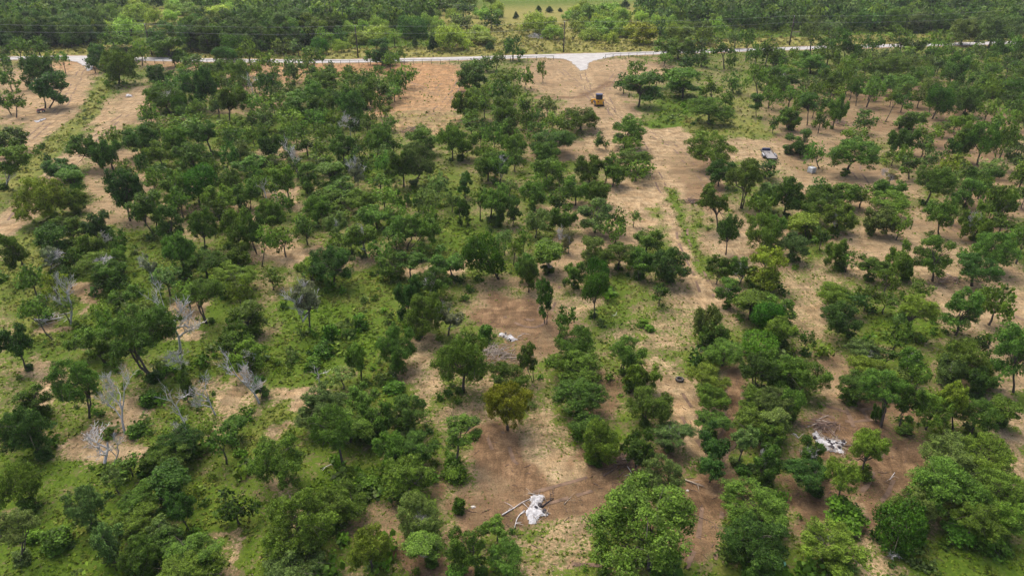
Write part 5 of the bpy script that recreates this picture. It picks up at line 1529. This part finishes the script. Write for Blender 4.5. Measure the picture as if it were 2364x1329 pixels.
# ------------------------------------------------------------------ burnt piles
def ash(pts, org, sc, lab, seed, spots=0, dome=.16):
    W = [at(org[0] + x / sc, org[1] + y / sc) for x, y in pts]
    c = np.mean(W, axis=0)
    e = empty('ash_patch', (c[0], c[1], 0)); tag(e, lab, 'ash', 'patches of white ash from burnt brush')
    o = poly_sheet('ash', [w - c for w in W], .05, M['ash'], .11, dome, .26, seed, .5)
    o.parent = e
    r = random.Random(seed)
    st = MB(); span = max(np.linalg.norm(w - c) for w in W)
    for k in range(10 + spots * 3):
        i = r.randrange(len(W)); p = (W[i] - c) * r.uniform(.5, 1.25); an = r.uniform(0, 6.28); l = r.uniform(.3, .8) * min(1.2, .35 + span * .25)
        d = np.array([math.cos(an) * l, math.sin(an) * l, r.uniform(-.02, .12)]); p[2] = .10 + dome * .5
        st.tube([p - d, p + np.array([0, 0, .05]), p + d], [.03, .025, .012], 4)
    st.build('burnt_sticks', M['log'], e)
    for k in range(spots):
        i = r.randrange(len(W)); t = r.uniform(.15, .95); p = (W[i] - c) * t; s = r.uniform(.07, .22)
        n = 9; a0 = r.random() * 6
        vs_ = [(p[0] + s * r.uniform(.7, 1.2) * math.cos(6.283 * q / n + a0), p[1] + s * 1.2 * r.uniform(.6, 1.1) * math.sin(6.283 * q / n + a0), .10 + dome * .8) for q in range(n)]
        vs_ += [(p[0], p[1], .17 + dome * .9)]
        MB().add(vs_ + [(x, y, .02) for x, y, z in vs_[:n]], [(q, (q + 1) % n, n) for q in range(n)] + [((q + 1) % n, q, n + 1 + q, n + 1 + (q + 1) % n) for q in range(n)]).build('charcoal', M['char'], e)
ash([(890,390),(1120,400),(1290,380),(1310,480),(1250,560),(1190,640),(1180,720),(1230,800),(1330,900),(1460,930),(1440,990),(1300,1000),(1190,1000),(1130,1080),(1040,1200),(830,1170),(790,1080),(750,960),(740,850),(830,740),(870,640),(920,540)],
    (1150,1110), 12.08, 'largest patch of white ash, with charred logs, at lower centre', 5, 3)
ash([(560,440),(680,350),(760,340),(800,450),(860,530),(980,570),(1060,590),(1200,600),(1300,610),(1480,610),(1620,670),(1610,790),(1500,860),(1480,900),(1580,990),(1480,1040),(1380,1000),(1250,950),(1100,930),(950,860),(860,760),(760,650),(640,540)],
    (1830,970), 13.29, 'white ash patch spotted with black charcoal on dark brown soil', 9, 16)
ash([(330,370),(390,310),(520,340),(580,390),(650,350),(740,410),(870,480),(760,520),(680,560),(620,520),(540,500),(560,450),(450,410),(350,410)],
    (1120,740), 11.08, 'small white ash patch in the middle of the land', 13, 4, .12)
ash([(2080,200),(2140,155),(2240,195),(2235,228),(2170,222),(2110,225)], (60,200), 9.09, 'tiny white ash patch on the grassy lane at upper left', 17, 3, .2)
ash([(165,745),(180,715),(250,720),(310,695),(395,668),(405,690),(340,735),(240,755)], (60,200), 9.09, 'thin grey white ash streak below the quad bike', 21, 2, .1)

# ------------------------------------------------------------------ brush piles
def brush(u, v, L, W, H, lab, seed, n=70, rz=0.0, mat='twig'):
    P = at(u, v); r = random.Random(seed)
    e = empty('brush_pile', (P[0], P[1], 0), rz); tag(e, lab, 'brush pile', 'piles of cut brush')
    def stick(mb, big):
        x, y = r.gauss(0, L * .24), r.gauss(0, W * .24)
        hz = max(.05, H * (1 - (2 * x / L) ** 2 * .8 - (2 * y / W) ** 2 * .8)) * r.uniform(.1, 1)
        a = r.gauss(0, .6) if r.random() < .7 else r.uniform(0, 3.14); l = r.uniform(.8, 2.4) * (1.3 if big else .8)
        d = np.array([math.cos(a), math.sin(a), r.uniform(-.18, .25)]) * l / 2
        c = np.array([x, y, hz + .05]); m = c + np.array([r.gauss(0, .08), r.gauss(0, .08), r.gauss(0, .06)])
        w = r.uniform(.05, .10) if big else r.uniform(.018, .045)
        pts_ = [c - d, m, c + d]
        for p in pts_: p[2] = max(p[2], .03)
        mb.tube(pts_, [w, w * .85, w * .5], 5 if big else 4)
    for k in range(9):
        mb = MB(); stick(mb, True); mb.build('log', M['log' if k % 3 == 0 else mat], e)
    mb = MB()
    for k in range(n): stick(mb, False)
    mb.build('branches', M[mat], e)
brush(952, 307, 7.5, 5, 1.5, 'dark brush pile at the foot of the orange dirt clearing', 3, 120, .25)
brush(1938, 287, 6, 4.5, 1.4, 'long pile of cut brush on bare soil at upper right', 4, 100, .0)
brush(1598, 467, 3.4, 2.4, .5, 'small low brush pile beside the sandy track', 6, 40, .2)
brush(1150, 822, 5.5, 5, .5, 'low scatter of cut brush below the small central ash patch', 7, 110, .4, 'log')
brush(1906, 984, 3, 2, .5, 'dark brush heap just above the spotted ash patch', 8, 60, .1)
brush(118, 738, 3.2, 2.4, .5, 'small grey brush heap under the dead-topped tree on the left', 9, 45, .3, 'deadwood')
brush(2190, 648, 5, 3, .5, 'low brown brush heap between two oaks on the right', 10, 60, .2)
brush(1236, 90, 8, 5, 2.2, 'grey dead brush heap on dry grass beyond the road', 11, 130, .1, 'deadwood')
brush(1850, 79, 11, 4, 1.8, 'pale uprooted brush heap before the wood at upper right', 12, 110, .0, 'log')
brush(1440, 1068, 3.4, 2.2, .6, 'brown twig heap above left of the huge bottom oak', 14, 70, .4)
brush(1925, 790, 3, 2, .5, 'small dark brush heap under trees right of centre', 15, 45, .1) if False else None
brush(2345, 478, 5, 3.2, .6, 'dark brush heap at the right edge of the clearing', 16, 60, .3)

# ------------------------------------------------------------------ labels for every tree: nearest landmark, side and rank
MARKS = [(1381,237,'the yellow bulldozer'),(1873,394,'the white water tank'),(1775,357,'the flatbed trailer'),(1235,1172,'the largest ash patch'),
 (1912,1020,'the spotted ash patch'),(1172,778,'the central ash patch'),(95,256,'the red quad bike'),(1345,145,'the white driveway mouth'),
 (1568,876,'the old tyre'),(343,95,'the leftmost utility pole'),(824,100,'the second utility pole'),(1302,88,'the third utility pole'),(1828,70,'the rightmost utility pole'),
 (952,304,'the dark brush pile'),(1938,285,'the upper right brush pile'),(295,220,'the tiny ash patch'),(910,868,'the white bucket'),
 (2190,648,'the low brown brush heap'),(118,738,'the small grey brush heap'),(2345,478,'the right edge brush heap'),(1802,1312,'the green drum'),
 (1236,90,'the far grey brush heap'),(1598,467,'the sandy track brush pile'),(1610,1119,'the long brown log'),(770,1075,'the bent pale branch'),
 (90,278,'the thin ash streak'),(1482,76,'the yellow-green mesquite'),(1172,930,'the yellowing oak'),
 (1486,1206,'the huge bottom oak'),(575,880,'the largest bare tree'),(280,930,'the forked bare tree'),(706,680,'the lone half-dead tree'),(1119,600,'the dense bright central tree'),
 (2083,1212,'the dense bright bottom tree'),(325,762,'the broad dark oak'),(282,437,'the upright dark oak'),(2249,685,'the lone gappy oak'),
 (0,0,'the top left corner'),(2364,0,'the top right corner'),(0,1329,'the bottom left corner'),(2364,1329,'the bottom right corner'),
 (0,500,'the left edge midpoint'),(2364,250,'the upper right edge'),(1182,0,'the top edge midpoint'),(600,0,'the top edge left quarter'),(2050,0,'the top edge right quarter'),
 (600,1329,'the bottom edge left quarter')]
DIRS = ['right of', 'lower right of', 'below', 'lower left of', 'left of', 'upper left of', 'above', 'upper right of']
ORD = ['nearest', 'second nearest', 'third nearest', 'fourth nearest', 'fifth nearest', 'sixth nearest', 'seventh nearest', 'eighth nearest', 'ninth nearest', 'tenth nearest']
ORD += ['%d%s nearest' % (k, {1: 'st', 2: 'nd', 3: 'rd'}.get(k % 10, 'th') if k // 10 != 1 else 'th') for k in range(11, 80)]
LOOK = {'o': 'mid-green leafy oak', 'd': 'dark green leafy oak', 'l': 'light green leafy oak', 'y': 'yellow-green oak', 'g': 'greyish green oak', 'n': 'gappy green oak',
 'b': 'dense bright green tree', 'm': 'airy light green mesquite', 'c': 'small dark cedar', 'i': 'narrow ivy-clad tree', 's': 'leafy green shrub',
 'q': 'half-dead grey tree', 'x': 'bare grey dead tree', 'w': 'dark woodland tree'}
OWN = {'the yellow-green mesquite': 'yellow-green spreading mesquite standing alone on dry grass beyond the road', 'the yellowing oak': 'yellowing oak beside the brown dirt at lower centre',
 'the huge bottom oak': 'huge round leafy oak at the bottom, right of the largest ash patch', 'the largest bare tree': 'largest bare grey tree among the dead trees at left',
 'the forked bare tree': 'tall forked bare dead tree on sandy soil at left', 'the lone half-dead tree': 'lone half-dead grey tree on green grass left of centre',
 'the dense bright central tree': 'dense bright green tree at centre, above the central ash patch', 'the dense bright bottom tree': 'dense bright green rounded tree at bottom right',
 'the broad dark oak': 'broad dark green oak at left, largest above the dead trees', 'the upright dark oak': 'upright dark green oak beside bare soil at upper left',
 'the lone gappy oak': 'lone gappy oak on pale bare soil near the right edge'}
KINDS = {'the yellow-green mesquite': 'y', 'the yellowing oak': 'y', 'the largest bare tree': 'x', 'the forked bare tree': 'x', 'the lone half-dead tree': 'q', 'the dense bright central tree': 'b', 'the dense bright bottom tree': 'b'}
own = {}
for mu, mv, mn in MARKS:
    if mn in OWN:
        c_ = [(math.hypot(t['u'] - mu, t['v'] - mv), i) for i, t in enumerate(TREES) if t['o'] is not None and t['k'] in KINDS.get(mn, 'odlgn')]
        own[mn] = min(c_)[1]
best = [(999, 1e9, None, None)] * len(TREES)
for mu, mv, mn in MARKS:
    sec = {}
    for i, t in enumerate(TREES):
        if own.get(mn) == i: continue
        du, dv = t['u'] - mu, t['v'] - mv
        s = int(round(math.atan2(dv, du) / (math.pi / 4))) % 8
        sec.setdefault(s, []).append((math.hypot(du, dv), i))
    for s, lst in sec.items():
        lst.sort()
        for rk, (dist, i) in enumerate(lst):
            if (rk, dist) < best[i][:2]: best[i] = (rk, dist, s, mn)
for i, t in enumerate(TREES):
    if t['o'] is None: continue
    rk, dist, s, mn = best[i]
    size = 'small ' if t['a'] < 2.2 and t['k'] not in 'csi' else ('huge ' if t['a'] > 6.2 else ('broad ' if t['a'] > 4.4 and t['k'] not in 'cix' else ''))
    t['o']['label'] = '%s%s, %s tree %s %s' % (size, LOOK[t['k']], ORD[min(rk, len(ORD) - 1)], DIRS[s], mn)
for mn, i in own.items(): TREES[i]['o']['label'] = OWN[mn]
print('max rank', max(b[0] for b in best))

# ------------------------------------------------------------------ thin summer haze over the whole place
def haze():
    m = bpy.data.materials.new('haze'); m.use_nodes = True
    nt = m.node_tree; nt.nodes.clear()
    v = node(nt, 'ShaderNodeVolumePrincipled'); v.inputs['Density'].default_value = 0.00011
    v.inputs['Color'].default_value = (0.88, 0.93, 1.0, 1)
    o = node(nt, 'ShaderNodeOutputMaterial'); nt.links.new(v.outputs[0], o.inputs['Volume'])
    x, y0, y1, z0, z1 = 4700, -500, 8700, -1.2, 60.0
    me = np_mesh('haze', [(-x, y0, z0), (x, y0, z0), (x, y1, z0), (-x, y1, z0), (-x, y0, z1), (x, y0, z1), (x, y1, z1), (-x, y1, z1)],
                 [(3, 2, 1, 0), (4, 5, 6, 7), (0, 1, 5, 4), (1, 2, 6, 5), (2, 3, 7, 6), (3, 0, 4, 7)], m)
    tag(link('haze', me), kind='stuff')
haze()
